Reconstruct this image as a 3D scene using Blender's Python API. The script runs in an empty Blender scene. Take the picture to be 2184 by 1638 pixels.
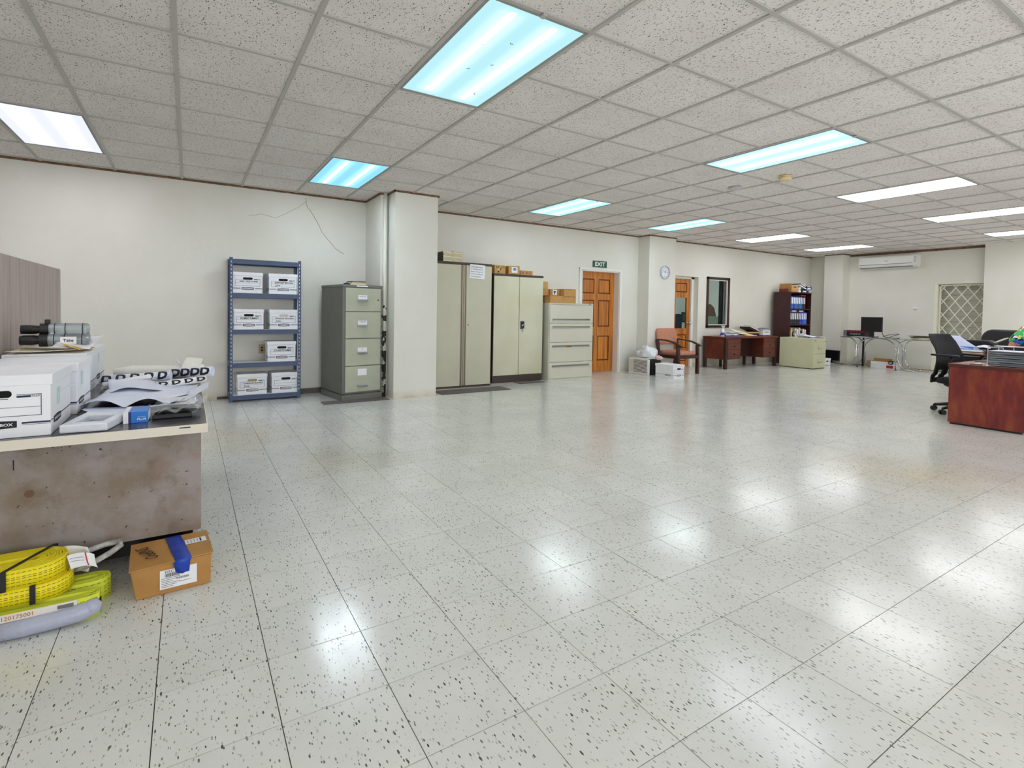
import bpy, bmesh, math, random
from mathutils import Vector, Matrix, Euler
random.seed(7)
PI = math.pi
sc = bpy.context.scene
C = sc.collection

# ------------------------------------------------------------------ camera
RX = Vector((0.84927798, -0.52768085, 0.01672838))
UP = Vector((0.000309470, 0.0321833597, 0.999481934))
FW = Vector((0.52794585, 0.84883282, -0.02749592))
cam_d = bpy.data.cameras.new('camera'); cam = bpy.data.objects.new('camera', cam_d); C.objects.link(cam)
cam.matrix_world = Matrix(((RX.x, UP.x, -FW.x, 0), (RX.y, UP.y, -FW.y, 0), (RX.z, UP.z, -FW.z, 1.165), (0, 0, 0, 1)))
cam_d.sensor_fit = 'HORIZONTAL'; cam_d.sensor_width = 36
cam_d.lens = 36 * 1102.32 / 2184
cam_d.shift_x = 5.308 / 2184; cam_d.shift_y = -127.9 / 2184
cam_d.clip_start = .05
sc.camera = cam
# ------------------------------------------------------------------ world, exposure
w = bpy.data.worlds.new('world'); sc.world = w; w.use_nodes = True
w.node_tree.nodes['Background'].inputs[0].default_value = (.75, .85, 1, 1)
w.node_tree.nodes['Background'].inputs[1].default_value = 1.0
sc.view_settings.view_transform = 'Standard'; sc.view_settings.look = 'None'
sc.view_settings.gamma = 1; sc.view_settings.use_curve_mapping = False
sc.view_settings.exposure = 0.54
FILL = 32       # watts of each added fill lamp behind an invented back-wall window
LAMP = 1.0      # overall level of the ceiling light lenses
sc.cycles.max_bounces = 10; sc.cycles.diffuse_bounces = 7; sc.cycles.glossy_bounces = 4
sc.cycles.transparent_max_bounces = 8; sc.cycles.sample_clamp_indirect = 6
sc.cycles.caustics_reflective = False; sc.cycles.caustics_refractive = False

G = .63; CI = 2.0982; CJ = 11.4263; H = 2.649
def gx(i): return (i - CI) * G
def gy(j): return (CJ - j) * G

# ------------------------------------------------------------------ materials
def s2l(c):
    return tuple(((v / 255 / 12.92) if v / 255 <= .04045 else ((v / 255 + .055) / 1.055) ** 2.4) for v in c)
MATS = {}
def mat(name, rgb, rough=.5, metal=0, noise=0, nscale=8, rgb2=None, bump=0, bscale=40, coat=0, stretch=None, spec=None, alpha=None):
    if name in MATS: return MATS[name]
    m = bpy.data.materials.new(name); m.use_nodes = True; MATS[name] = m
    nt = m.node_tree; b = nt.nodes['Principled BSDF']
    col = s2l(rgb)
    b.inputs['Base Color'].default_value = (*col, 1); b.inputs['Roughness'].default_value = rough
    b.inputs['Metallic'].default_value = metal; b.inputs['Coat Weight'].default_value = coat
    b.inputs['Coat Roughness'].default_value = .15
    if spec is not None: b.inputs['Specular IOR Level'].default_value = spec
    if alpha is not None: b.inputs['Alpha'].default_value = alpha
    tc = nt.nodes.new('ShaderNodeTexCoord'); mp = nt.nodes.new('ShaderNodeMapping')
    nt.links.new(tc.outputs['Object'], mp.inputs[0])
    if stretch: mp.inputs['Scale'].default_value = stretch
    if noise or rgb2:
        n = nt.nodes.new('ShaderNodeTexNoise'); n.inputs['Scale'].default_value = nscale; n.inputs['Detail'].default_value = 5
        nt.links.new(mp.outputs[0], n.inputs['Vector'])
        r = nt.nodes.new('ShaderNodeValToRGB'); nt.links.new(n.outputs['Fac'], r.inputs[0])
        c2 = s2l(rgb2) if rgb2 else tuple(v * (1 - noise) for v in col)
        r.color_ramp.elements[0].position = .35; r.color_ramp.elements[1].position = .65
        r.color_ramp.elements[0].color = (*c2, 1); r.color_ramp.elements[1].color = (*col, 1)
        nt.links.new(r.outputs[0], b.inputs['Base Color'])
    if bump:
        n = nt.nodes.new('ShaderNodeTexNoise'); n.inputs['Scale'].default_value = bscale; n.inputs['Detail'].default_value = 3
        nt.links.new(mp.outputs[0], n.inputs['Vector'])
        bp = nt.nodes.new('ShaderNodeBump'); bp.inputs['Strength'].default_value = bump; bp.inputs['Distance'].default_value = .01
        nt.links.new(n.outputs['Fac'], bp.inputs['Height']); nt.links.new(bp.outputs[0], b.inputs['Normal'])
    return m
def emit(name, rgb, k):
    if name in MATS: return MATS[name]
    m = mat(name, rgb, .5); b = m.node_tree.nodes['Principled BSDF']
    b.inputs['Emission Color'].default_value = (*s2l(rgb), 1); b.inputs['Emission Strength'].default_value = k
    return m

# wall paint: cream, slight mottling, in world position so that it runs through
def wall_mat():
    m = mat('wall_paint', (226, 220, 201), .55); nt = m.node_tree; b = nt.nodes['Principled BSDF']
    g = nt.nodes.new('ShaderNodeNewGeometry')
    n = nt.nodes.new('ShaderNodeTexNoise'); n.inputs['Scale'].default_value = 1.3; n.inputs['Detail'].default_value = 6
    nt.links.new(g.outputs['Position'], n.inputs['Vector'])
    r = nt.nodes.new('ShaderNodeValToRGB'); nt.links.new(n.outputs['Fac'], r.inputs[0])
    r.color_ramp.elements[0].position = .3; r.color_ramp.elements[1].position = .7
    r.color_ramp.elements[0].color = (*s2l((222, 219, 208)), 1); r.color_ramp.elements[1].color = (*s2l((230, 228, 220)), 1)
    # grimy yellow foot of the wall
    sx = nt.nodes.new('ShaderNodeSeparateXYZ'); nt.links.new(g.outputs['Position'], sx.inputs[0])
    mr = nt.nodes.new('ShaderNodeMapRange'); nt.links.new(sx.outputs[2], mr.inputs[0])
    mr.inputs[1].default_value = 0; mr.inputs[2].default_value = .11; mr.inputs[3].default_value = .75; mr.inputs[4].default_value = 0
    n2 = nt.nodes.new('ShaderNodeTexNoise'); n2.inputs['Scale'].default_value = 9; nt.links.new(g.outputs['Position'], n2.inputs['Vector'])
    mu = nt.nodes.new('ShaderNodeMath'); mu.operation = 'MULTIPLY'; nt.links.new(mr.outputs[0], mu.inputs[0]); nt.links.new(n2.outputs['Fac'], mu.inputs[1])
    mx = nt.nodes.new('ShaderNodeMixRGB'); nt.links.new(mu.outputs[0], mx.inputs[0]); nt.links.new(r.outputs[0], mx.inputs[1]); mx.inputs[2].default_value = (*s2l((172, 140, 78)), 1)
    nt.links.new(mx.outputs[0], b.inputs['Base Color'])
    n3 = nt.nodes.new('ShaderNodeTexNoise'); n3.inputs['Scale'].default_value = 30; nt.links.new(g.outputs['Position'], n3.inputs['Vector'])
    bp = nt.nodes.new('ShaderNodeBump'); bp.inputs['Strength'].default_value = .12; bp.inputs['Distance'].default_value = .01
    nt.links.new(n3.outputs['Fac'], bp.inputs['Height']); nt.links.new(bp.outputs[0], b.inputs['Normal'])
    return m
WALL = wall_mat()

def fleck_mat(name, base, base2, fleck, rough, vscale, thresh, stretch, coat, bump, yellow=None, rnd=.03):
    m = mat(name, base, rough, coat=coat); nt = m.node_tree; b = nt.nodes['Principled BSDF']
    L = nt.links
    g = nt.nodes.new('ShaderNodeNewGeometry')
    n = nt.nodes.new('ShaderNodeTexNoise'); n.inputs['Scale'].default_value = 2.2; n.inputs['Detail'].default_value = 7; n.inputs['Roughness'].default_value = .6
    L.new(g.outputs['Position'], n.inputs['Vector'])
    r = nt.nodes.new('ShaderNodeValToRGB'); L.new(n.outputs['Fac'], r.inputs[0])
    r.color_ramp.elements[0].position = .35; r.color_ramp.elements[1].position = .62
    r.color_ramp.elements[0].color = (*s2l(base2), 1); r.color_ramp.elements[1].color = (*s2l(base), 1)
    last = r.outputs[0]
    if yellow:
        for (cx, cy, rad, amt, colr) in yellow:
            v = nt.nodes.new('ShaderNodeVectorMath'); v.operation = 'DISTANCE'; L.new(g.outputs['Position'], v.inputs[0]); v.inputs[1].default_value = (cx, cy, 0)
            ns = nt.nodes.new('ShaderNodeTexNoise'); ns.inputs['Scale'].default_value = 3.5; L.new(g.outputs['Position'], ns.inputs['Vector'])
            ad = nt.nodes.new('ShaderNodeMath'); ad.operation = 'MULTIPLY_ADD'; L.new(ns.outputs['Fac'], ad.inputs[0]); ad.inputs[1].default_value = rad * .9; L.new(v.outputs['Value'], ad.inputs[2])
            mr = nt.nodes.new('ShaderNodeMapRange'); L.new(ad.outputs[0], mr.inputs[0]); mr.inputs[1].default_value = rad * .4; mr.inputs[2].default_value = rad * 1.4; mr.inputs[3].default_value = amt; mr.inputs[4].default_value = 0
            mx = nt.nodes.new('ShaderNodeMixRGB'); L.new(mr.outputs[0], mx.inputs[0]); L.new(last, mx.inputs[1]); mx.inputs[2].default_value = (*s2l(colr), 1)
            last = mx.outputs[0]
    # elongated flecks: two stretched voronoi layers
    for k, (st, th) in enumerate(stretch):
        mp = nt.nodes.new('ShaderNodeMapping'); L.new(g.outputs['Position'], mp.inputs[0]); mp.inputs['Scale'].default_value = st; mp.inputs['Rotation'].default_value = (0, 0, .45 + .9 * k); mp.inputs['Location'].default_value = (3.1 * k, 1.7 * k, 0)
        v = nt.nodes.new('ShaderNodeTexVoronoi'); v.inputs['Scale'].default_value = vscale; L.new(mp.outputs[0], v.inputs['Vector'])
        wn = nt.nodes.new('ShaderNodeSeparateColor'); L.new(v.outputs['Color'], wn.inputs[0])
        # radius varies from cell to cell, so some cells have no fleck
        mul = nt.nodes.new('ShaderNodeMath'); mul.operation = 'MULTIPLY'; L.new(wn.outputs[0], mul.inputs[0]); mul.inputs[1].default_value = th
        lt = nt.nodes.new('ShaderNodeMath'); lt.operation = 'LESS_THAN'; L.new(v.outputs['Distance'], lt.inputs[0]); L.new(mul.outputs[0], lt.inputs[1])
        am = nt.nodes.new('ShaderNodeMath'); am.operation = 'MULTIPLY'; L.new(lt.outputs[0], am.inputs[0]); L.new(wn.outputs[1], am.inputs[1])
        mx = nt.nodes.new('ShaderNodeMixRGB'); L.new(am.outputs[0], mx.inputs[0]); L.new(last, mx.inputs[1]); mx.inputs[2].default_value = (*s2l(fleck), 1)
        last = mx.outputs[0]
    oi = nt.nodes.new('ShaderNodeObjectInfo')
    mr = nt.nodes.new('ShaderNodeMapRange'); L.new(oi.outputs['Random'], mr.inputs[0]); mr.inputs[3].default_value = 1 - rnd; mr.inputs[4].default_value = 1 + rnd
    hsv = nt.nodes.new('ShaderNodeHueSaturation'); L.new(mr.outputs[0], hsv.inputs['Value']); L.new(last, hsv.inputs['Color'])
    L.new(hsv.outputs[0], b.inputs['Base Color'])
    return m, nt, b, g
FLOOR, nt, b, g = fleck_mat('floor_tile_vinyl', (221, 222, 217), (213, 214, 208), (78, 76, 66), .27, 112, .3, [((1, .36, 1), .34), ((1, .40, 1), .29)], .35, 0,
    yellow=[(1.0, 4.0, .7, .35, (176, 160, 120)), (4.6, 1.6, .9, .45, (205, 180, 130)), (.35, 5.2, .9, .4, (214, 196, 152)), (6.2, 3.2, .5, .3, (190, 170, 120))])
L = nt.links
n = nt.nodes.new('ShaderNodeTexNoise'); n.inputs['Scale'].default_value = 3.2; n.inputs['Detail'].default_value = 4; L.new(g.outputs['Position'], n.inputs['Vector'])
b.inputs['Specular IOR Level'].default_value = .4
bp = nt.nodes.new('ShaderNodeBump'); bp.inputs['Strength'].default_value = .16; bp.inputs['Distance'].default_value = .012
L.new(n.outputs['Fac'], bp.inputs['Height']); L.new(bp.outputs[0], b.inputs['Normal']); L.new(bp.outputs[0], b.inputs['Coat Normal'])
mr = nt.nodes.new('ShaderNodeMapRange'); L.new(n.outputs['Fac'], mr.inputs[0]); mr.inputs[3].default_value = .12; mr.inputs[4].default_value = .26; L.new(mr.outputs[0], b.inputs['Roughness'])
TILE, nt, b, g = fleck_mat('ceiling_tile_fissured', (240, 235, 232), (234, 226, 224), (66, 60, 58), .9, 112, .3, [((1, .45, 1), .41), ((.8, .8, 1), .35)], 0, 0, rnd=.02)
TEE = mat('ceiling_tee_white', (186, 183, 178), .45)
BROWN_EDGE = mat('rusty_edge', (96, 62, 44), .7, rgb2=(130, 100, 74), nscale=20)
WHITE = mat('white_paint', (236, 236, 232), .4)
BOXW = mat('white_cardboard', (243, 244, 249), .6, noise=.04, nscale=6)
BLACK = mat('black_plastic', (15, 15, 17), .45)
INK = mat('black_ink', (22, 24, 34), .6)
INKB = mat('navy_ink', (40, 52, 88), .6)
HOLE = mat('dark_hole', (12, 10, 9), .9)
CARD = mat('brown_cardboard', (196, 152, 92), .75, rgb2=(184, 138, 78), nscale=7)
CARDD = mat('worn_brown_cardboard', (190, 142, 80), .7, rgb2=(170, 122, 62), nscale=5)
PAPER = mat('white_paper', (238, 238, 242), .6)
PAPERB = mat('blueish_paper', (222, 227, 243), .55)
CREAM = mat('cream_paper', (238, 228, 196), .65)
PAGES = mat('page_edges', (226, 216, 186), .8, rgb2=(196, 184, 150), nscale=60, stretch=(.2, .2, 3))
BLUE = mat('blue_steel', (66, 82, 114), .4, noise=.15, nscale=9)
GALV = mat('chrome', (210, 212, 214), .18, 1)
ALU = mat('brushed_aluminium', (180, 184, 188), .35, 1)
GREY = mat('dark_grey_steel', (112, 112, 104), .5, noise=.12, nscale=5)
GREEN = mat('sage_steel', (178, 180, 160), .5, noise=.08, nscale=6)
BEIGE = mat('beige_steel', (197, 193, 172), .45, noise=.05, nscale=4)
KHAKI = mat('khaki_steel', (202, 197, 168), .45, rgb2=(208, 206, 184), nscale=2)
PUTTY = mat('putty_steel', (206, 203, 186), .45, noise=.04, nscale=3)
PISTA = mat('pale_green_steel', (206, 206, 174), .45, rgb2=(198, 199, 166), nscale=3)
DBROWN = mat('dark_brown_steel', (62, 46, 40), .5)
WOODD = mat('dark_stained_wood', (62, 30, 28), .35, rgb2=(44, 22, 20), nscale=5, stretch=(1, 1, .12))
WOODM = mat('reddish_brown_wood', (112, 52, 40), .35, rgb2=(84, 40, 30), nscale=6, stretch=(.3, 1, 1))
DOORW = mat('varnished_pine', (206, 130, 42), .32, rgb2=(160, 88, 24), nscale=7, stretch=(2.5, 2.5, .18), coat=.3)
DOORWD = mat('varnished_pine_groove', (110, 56, 18), .4)
SALMON = mat('salmon_upholstery', (196, 136, 112), .85, rgb2=(184, 124, 102), nscale=30, bump=.3, bscale=180)
SCREEN = mat('dark_screen', (16, 16, 20), .25)
FABRIC = mat('black_fabric', (15, 15, 20), .8, rgb2=(26, 26, 33), nscale=50, bump=.3, bscale=200)
MATD = mat('dark_speckled_mat', (74, 68, 66), .9, rgb2=(120, 108, 104), nscale=90)

# ------------------------------------------------------------------ mesh helpers
class MB:
    def __init__(s): s.v = []; s.f = []
    def add(s, v, f):
        o = len(s.v); s.v += [tuple(p) for p in v]; s.f += [tuple(i + o for i in q) for q in f]; return s
    def box(s, x0, x1, y0, y1, z0, z1, M=None):
        v = [Vector(p) for p in ((x0, y0, z0), (x1, y0, z0), (x1, y1, z0), (x0, y1, z0), (x0, y0, z1), (x1, y0, z1), (x1, y1, z1), (x0, y1, z1))]
        if M: v = [M @ p for p in v]
        return s.add(v, [(3, 2, 1, 0), (4, 5, 6, 7), (0, 1, 5, 4), (1, 2, 6, 5), (2, 3, 7, 6), (3, 0, 4, 7)])
    def prism(s, poly, z0, z1, M=None):     # poly in xy, counter-clockwise
        n = len(poly)
        v = [Vector((x, y, z0)) for x, y in poly] + [Vector((x, y, z1)) for x, y in poly]
        if M: v = [M @ p for p in v]
        return s.add(v, [tuple(range(n - 1, -1, -1)), tuple(range(n, 2 * n))] + [(i, (i + 1) % n, n + (i + 1) % n, n + i) for i in range(n)])
    def cyl(s, p0, p1, r0, r1=None, n=16):
        p0 = Vector(p0); p1 = Vector(p1); r1 = r0 if r1 is None else r1
        q = (p1 - p0).to_track_quat('Z', 'Y')
        v = [p0 + q @ Vector((r0 * math.cos(2 * PI * i / n), r0 * math.sin(2 * PI * i / n), 0)) for i in range(n)]
        v += [p1 + q @ Vector((r1 * math.cos(2 * PI * i / n), r1 * math.sin(2 * PI * i / n), 0)) for i in range(n)]
        return s.add(v, [tuple(range(n - 1, -1, -1)), tuple(range(n, 2 * n))] + [(i, (i + 1) % n, n + (i + 1) % n, n + i) for i in range(n)])
    def tube(s, pts, r, n=8, sx=1):
        pts = [Vector(p) for p in pts]; v = []; f = []
        prev = None
        for k, p in enumerate(pts):
            t = (pts[min(k + 1, len(pts) - 1)] - pts[max(k - 1, 0)]).normalized()
            if prev is None:
                a = Vector((0, 0, 1)) if abs(t.z) < .9 else Vector((1, 0, 0))
            else: a = prev
            a = (a - t * a.dot(t)).normalized(); prev = a; c = t.cross(a)
            rr = r[k] if isinstance(r, (list, tuple)) else r
            v += [p + a * rr * sx * math.cos(2 * PI * i / n) + c * rr * math.sin(2 * PI * i / n) for i in range(n)]
        for k in range(len(pts) - 1):
            f += [(k * n + i, k * n + (i + 1) % n, (k + 1) * n + (i + 1) % n, (k + 1) * n + i) for i in range(n)]
        m = len(pts) - 1
        f += [tuple(range(n - 1, -1, -1)), tuple(range(m * n, m * n + n))]
        return s.add(v, f)
    def lathe(s, prof, c=(0, 0, 0), n=24, M=None, cap=True):   # prof [(r, z)]
        c = Vector(c); v = []; f = []
        for r, z in prof:
            v += [Vector((r * math.cos(2 * PI * i / n), r * math.sin(2 * PI * i / n), z)) for i in range(n)]
        if M: v = [M @ p for p in v]
        v = [p + c for p in v]
        for k in range(len(prof) - 1):
            f += [(k * n + i, k * n + (i + 1) % n, (k + 1) * n + (i + 1) % n, (k + 1) * n + i) for i in range(n)]
        m = len(prof) - 1
        if cap: f += [tuple(range(n - 1, -1, -1)), tuple(range(m * n, m * n + n))]
        return s.add(v, f)
    def grid(s, fn, nu, nv, th=0):          # fn(u, v) -> point; optional thickness downwards
        P = [Vector(fn(i / nu, j / nv)) for j in range(nv + 1) for i in range(nu + 1)]
        f = [(j * (nu + 1) + i, j * (nu + 1) + i + 1, (j + 1) * (nu + 1) + i + 1, (j + 1) * (nu + 1) + i) for j in range(nv) for i in range(nu)]
        return s.add(P, f)
    def build(s, name, m, parent=None, smooth=False, bevel=0, label=None, loc=None, solid=0, kind=None):
        me = bpy.data.meshes.new(name); me.from_pydata(s.v, [], s.f); me.validate(); me.update()
        bm = bmesh.new(); bm.from_mesh(me); bmesh.ops.recalc_face_normals(bm, faces=bm.faces); bm.to_mesh(me); bm.free()
        me.materials.append(m)
        if smooth:
            me.polygons.foreach_set('use_smooth', [True] * len(me.polygons))
        o = bpy.data.objects.new(name, me); C.objects.link(o)
        if parent: o.parent = parent
        if loc: o.location = loc
        if solid:
            md = o.modifiers.new('s', 'SOLIDIFY'); md.thickness = solid; md.offset = 0
        if bevel:
            md = o.modifiers.new('b', 'BEVEL'); md.width = bevel; md.segments = 2; md.limit_method = 'ANGLE'; md.angle_limit = .6
            if smooth is False:
                pass
        if label: o['label'] = label
        if kind: o['kind'] = kind
        return o
def tag(o, label, cat, group=None, kind=None):
    o['label'] = label; o['category'] = cat
    if group: o['group'] = group
    if kind: o['kind'] = kind
    return o
def thing(name, label, cat, loc=(0, 0, 0), rz=0, group=None):
    o = bpy.data.objects.new(name, None); C.objects.link(o); o.empty_display_size = .1
    o.location = loc; o.rotation_euler = (0, 0, rz)
    return tag(o, label, cat, group)
def structure(o): o['kind'] = 'structure'; return o
def copy_tree(o, parent=None):
    c = o.copy(); C.objects.link(c); c.parent = parent
    for ch in [x for x in o.children]: copy_tree(ch, c)
    return c
# orientation of a flat print: columns = text x, text y, outward normal
def face(front, at):
    X = {'-y': (1, 0, 0), '+x': (0, 1, 0), '-x': (0, -1, 0), 'up': (1, 0, 0), '+y': (-1, 0, 0)}[front]
    Y = (0, 1, 0) if front == 'up' else (0, 0, 1)
    Z = {'-y': (0, -1, 0), '+x': (1, 0, 0), '-x': (-1, 0, 0), 'up': (0, 0, 1), '+y': (0, 1, 0)}[front]
    return Matrix(((X[0], Y[0], Z[0], at[0]), (X[1], Y[1], Z[1], at[1]), (X[2], Y[2], Z[2], at[2]), (0, 0, 0, 1)))
def lettering(s, width, m, parent, M, name='lettering', height=None, shear=0, bold=0, wrap=None):
    cu = bpy.data.curves.new('txt', 'FONT'); cu.body = s; cu.size = 1; cu.shear = shear; cu.align_x = 'CENTER'; cu.align_y = 'CENTER'
    cu.offset = bold; cu.resolution_u = 2; cu.space_line = .85
    o = bpy.data.objects.new('txt', cu); C.objects.link(o); bpy.context.view_layer.update()
    me = bpy.data.meshes.new_from_object(o); bpy.data.objects.remove(o); bpy.data.curves.remove(cu)
    xs = [v.co.x for v in me.vertices]; ys = [v.co.y for v in me.vertices]
    k = width / (max(xs) - min(xs)); ky = k if not height else height / (max(ys) - min(ys))
    cx = (max(xs) + min(xs)) / 2; cy = (max(ys) + min(ys)) / 2
    if wrap:        # enough vertices for the print to follow the curve
        bm = bmesh.new(); bm.from_mesh(me); bmesh.ops.triangulate(bm, faces=bm.faces)
        for _ in range(3): bmesh.ops.subdivide_edges(bm, edges=[e for e in bm.edges if e.calc_length() > .12], cuts=1, use_grid_fill=True); bmesh.ops.triangulate(bm, faces=bm.faces)
        bm.to_mesh(me); bm.free()
    for v in me.vertices:
        p = Vector(((v.co.x - cx) * k, (v.co.y - cy) * ky, 0))
        v.co = wrap(p) if wrap else M @ p
    me.materials.clear(); me.materials.append(m); me.name = name
    b = bpy.data.objects.new(name, me); C.objects.link(b); b.parent = parent
    return b
def rrect(w, h, r, n=4):
    pts = []
    for cx, cy, a0 in ((w / 2 - r, h / 2 - r, 0), (-w / 2 + r, h / 2 - r, 90), (-w / 2 + r, -h / 2 + r, 180), (w / 2 - r, -h / 2 + r, 270)):
        for i in range(n + 1):
            a = math.radians(a0 + 90 * i / n); pts.append((cx + r * math.cos(a), cy + r * math.sin(a)))
    return pts

# ------------------------------------------------------------------ room shell
WY1, WY2, WY3, EX, PX = 7.29, 7.35, 7.33, 13.8, 13.6
def inview(p, margin=.04):
    d = Vector(p) - Vector((0, 0, 1.165)); z = d.dot(FW)
    if z < .1: return None
    u = (1086.7 + 1102.3 * d.dot(RX) / z) / 2184; v = (691.1 - 1102.3 * d.dot(UP) / z) / 1638
    return (u, v) if -margin < u < 1 + margin and -margin < v < 1 + margin else None
def wallbox(name, boxes, m=WALL):
    b = MB()
    for q in boxes: b.box(*q)
    return structure(b.build(name, m))
HT = H + .25
# left wall in three stretches with openings for door_1, door_2 and window_1
D1 = (6.085, 7.05, 1.925); D2 = (8.42, 9.335, 1.935); W1 = (9.605, 10.395, .845, 1.962)
wall_left = wallbox('wall_left', [
    (-3.4, 2.3, WY1, WY1 + .2, 0, HT), (2.8, D1[0], WY2, WY2 + .2, 0, HT), (D1[0], D1[1], WY2, WY2 + .2, D1[2], HT),
    (D1[1], 7.6, WY2, WY2 + .2, 0, HT), (8.2, D2[0], WY3, WY3 + .2, 0, HT), (D2[0], D2[1], WY3, WY3 + .2, D2[2], HT),
    (D2[1], W1[0], WY3, WY3 + .2, 0, HT), (W1[0], W1[1], WY3, WY3 + .2, 0, W1[2]), (W1[0], W1[1], WY3, WY3 + .2, W1[3], HT),
    (W1[1], EX + .2, WY3, WY3 + .2, 0, HT)])
GR = (3.72, 4.70, 1.875)
wall_end = wallbox('wall_far_end', [(EX, EX + .2, GR[1], 7.33, 0, HT), (EX, EX + .2, GR[0], GR[1], GR[2], HT), (EX + .32, EX + .4, GR[0] - .2, GR[1] + .2, 0, HT),
    (EX + .2, EX + .32, GR[1], GR[1] + .02, 0, GR[2]), (EX + .2, EX + .32, GR[0] - .02, GR[0], 0, GR[2]), (EX + .2, EX + .32, GR[0], GR[1], GR[2], GR[2] + .02)])
wallbox('wall_right_end', [(PX, EX + .2, -3.7, 3.82, 0, HT)])
wallbox('wall_near_left', [(-3.5, -3.3, -3.7, 7.3, 0, HT)])
# back wall behind the camera: the windows are added, with lamps to brighten the room
WB = [-2.6, .4, 3.4, 6.4, 9.4]
bb = [(-3.5, 13.9, -3.8, -3.6, 0, .8), (-3.5, 13.9, -3.8, -3.6, 2.3, HT)]
xx = -3.5
for x in WB: bb.append((xx, x, -3.8, -3.6, .8, 2.3)); xx = x + 2.4
bb.append((xx, 13.9, -3.8, -3.6, .8, 2.3))
wallbox('wall_back', bb)
for k, x in enumerate(WB):
    f = MB()
    for q in ((x, x + .05, .8, 2.3), (x + 2.35, x + 2.4, .8, 2.3), (x + 1.175, x + 1.225, .8, 2.3), (x, x + 2.4, .8, .85), (x, x + 2.4, 2.25, 2.3)): f.box(q[0], q[1], -3.74, -3.68, q[2], q[3])
    structure(f.build('window_%d' % (k + 2), WHITE))  # invented window, unseen, put in to hold the fill lamp
    ld = bpy.data.lights.new('fill_light', 'AREA'); ld.shape = 'RECTANGLE'; ld.size = 2.4; ld.size_y = 1.5; ld.energy = FILL; ld.color = (.97, .99, 1)
    lo = bpy.data.objects.new('fill_light', ld); C.objects.link(lo); lo.location = (x + 1.2, -3.85, 1.55); lo.rotation_euler = (PI / 2, 0, 0)
pillar_1 = wallbox('trim_1', [(2.225, 2.812, 6.36, 7.5, 0, HT), (2.125, 2.225, 6.63, 7.3, 0, HT)]); pillar_1['label'] = 'square cream pillar standing out from the wall beside the grey filing cabinet'
pillar_2 = wallbox('trim_2', [(7.535, 8.28, 7.06, 7.52, 0, HT)]); pillar_2['label'] = 'cream pillar carrying the round clock'
pillar_3 = wallbox('trim_3', [(13.46, EX, 6.40, 6.83, 0, HT)]); pillar_3['label'] = 'cream pillar in the far corner'
# peeled plaster and pipe beside pillar 1
def pipe_mat():
    m = mat('peeling_paint', (214, 212, 200), .6); nt = m.node_tree; b = nt.nodes['Principled BSDF']; L = nt.links
    g = nt.nodes.new('ShaderNodeNewGeometry'); n = nt.nodes.new('ShaderNodeTexNoise'); n.inputs['Scale'].default_value = 14; n.inputs['Detail'].default_value = 8
    L.new(g.outputs['Position'], n.inputs['Vector']); s = nt.nodes.new('ShaderNodeSeparateXYZ'); L.new(g.outputs['Position'], s.inputs[0])
    mr = nt.nodes.new('ShaderNodeMapRange'); L.new(s.outputs[2], mr.inputs[0]); mr.inputs[1].default_value = 1.5; mr.inputs[2].default_value = 1.1; mr.inputs[3].default_value = -.3; mr.inputs[4].default_value = .06
    ad = nt.nodes.new('ShaderNodeMath'); L.new(mr.outputs[0], ad.inputs[0]); L.new(n.outputs['Fac'], ad.inputs[1])
    gt = nt.nodes.new('ShaderNodeMath'); gt.operation = 'GREATER_THAN'; L.new(ad.outputs[0], gt.inputs[0]); gt.inputs[1].default_value = .55
    mx = nt.nodes.new('ShaderNodeMixRGB'); L.new(gt.outputs[0], mx.inputs[0]); mx.inputs[1].default_value = (*s2l((222, 220, 208)), 1); mx.inputs[2].default_value = (*s2l((52, 46, 40)), 1)
    L.new(mx.outputs[0], b.inputs['Base Color']); return m
PIPE = pipe_mat()
MB().cyl((2.178, 6.6, 0), (2.178, 6.6, H), .026, n=12).build('pipe', PIPE, pillar_1, smooth=True, label='vertical pipe with peeling paint and rust')
MB().box(2.128, 2.152, 6.612, 6.632, .05, 1.3).build('bare_strip', PIPE, pillar_1)
# thin brown edge where walls meet the ceiling
eb = MB(); t_ = .014
for x0, x1, y in ((-3.3, 2.125, WY1), (2.812, 7.535, WY2), (8.28, EX, WY3)): eb.box(x0, x1, y - t_, y, H - .016, H + .01)
for a in ((2.11, 2.125, 6.63, 7.29), (2.11, 2.225, 6.615, 6.63), (2.21, 2.225, 6.345, 6.62), (2.21, 2.827, 6.345, 6.36), (2.812, 2.827, 6.36, 7.35), (7.52, 7.535, 7.06, 7.35), (7.52, 8.295, 7.045, 7.06), (8.28, 8.295, 7.06, 7.33), (13.445, 13.46, 6.4, 6.83), (13.445, 13.8, 6.385, 6.4)):
    eb.box(*a, H - .016, H + .01)
structure(eb.build('trim_4', BROWN_EDGE))
MB().box(EX - .012, EX, 3.82, 6.4, H - .05, H).build('trim_5', BROWN_EDGE)['kind'] = 'structure'
# dark skirting that survives only between the rack and the grey cabinet
structure(MB().box(1.24, 2.12, WY1 - .012, WY1, 0, .07).box(.3, .42, WY1 - .012, WY1, 0, .03).build('baseboard_left', MATD))
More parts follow.
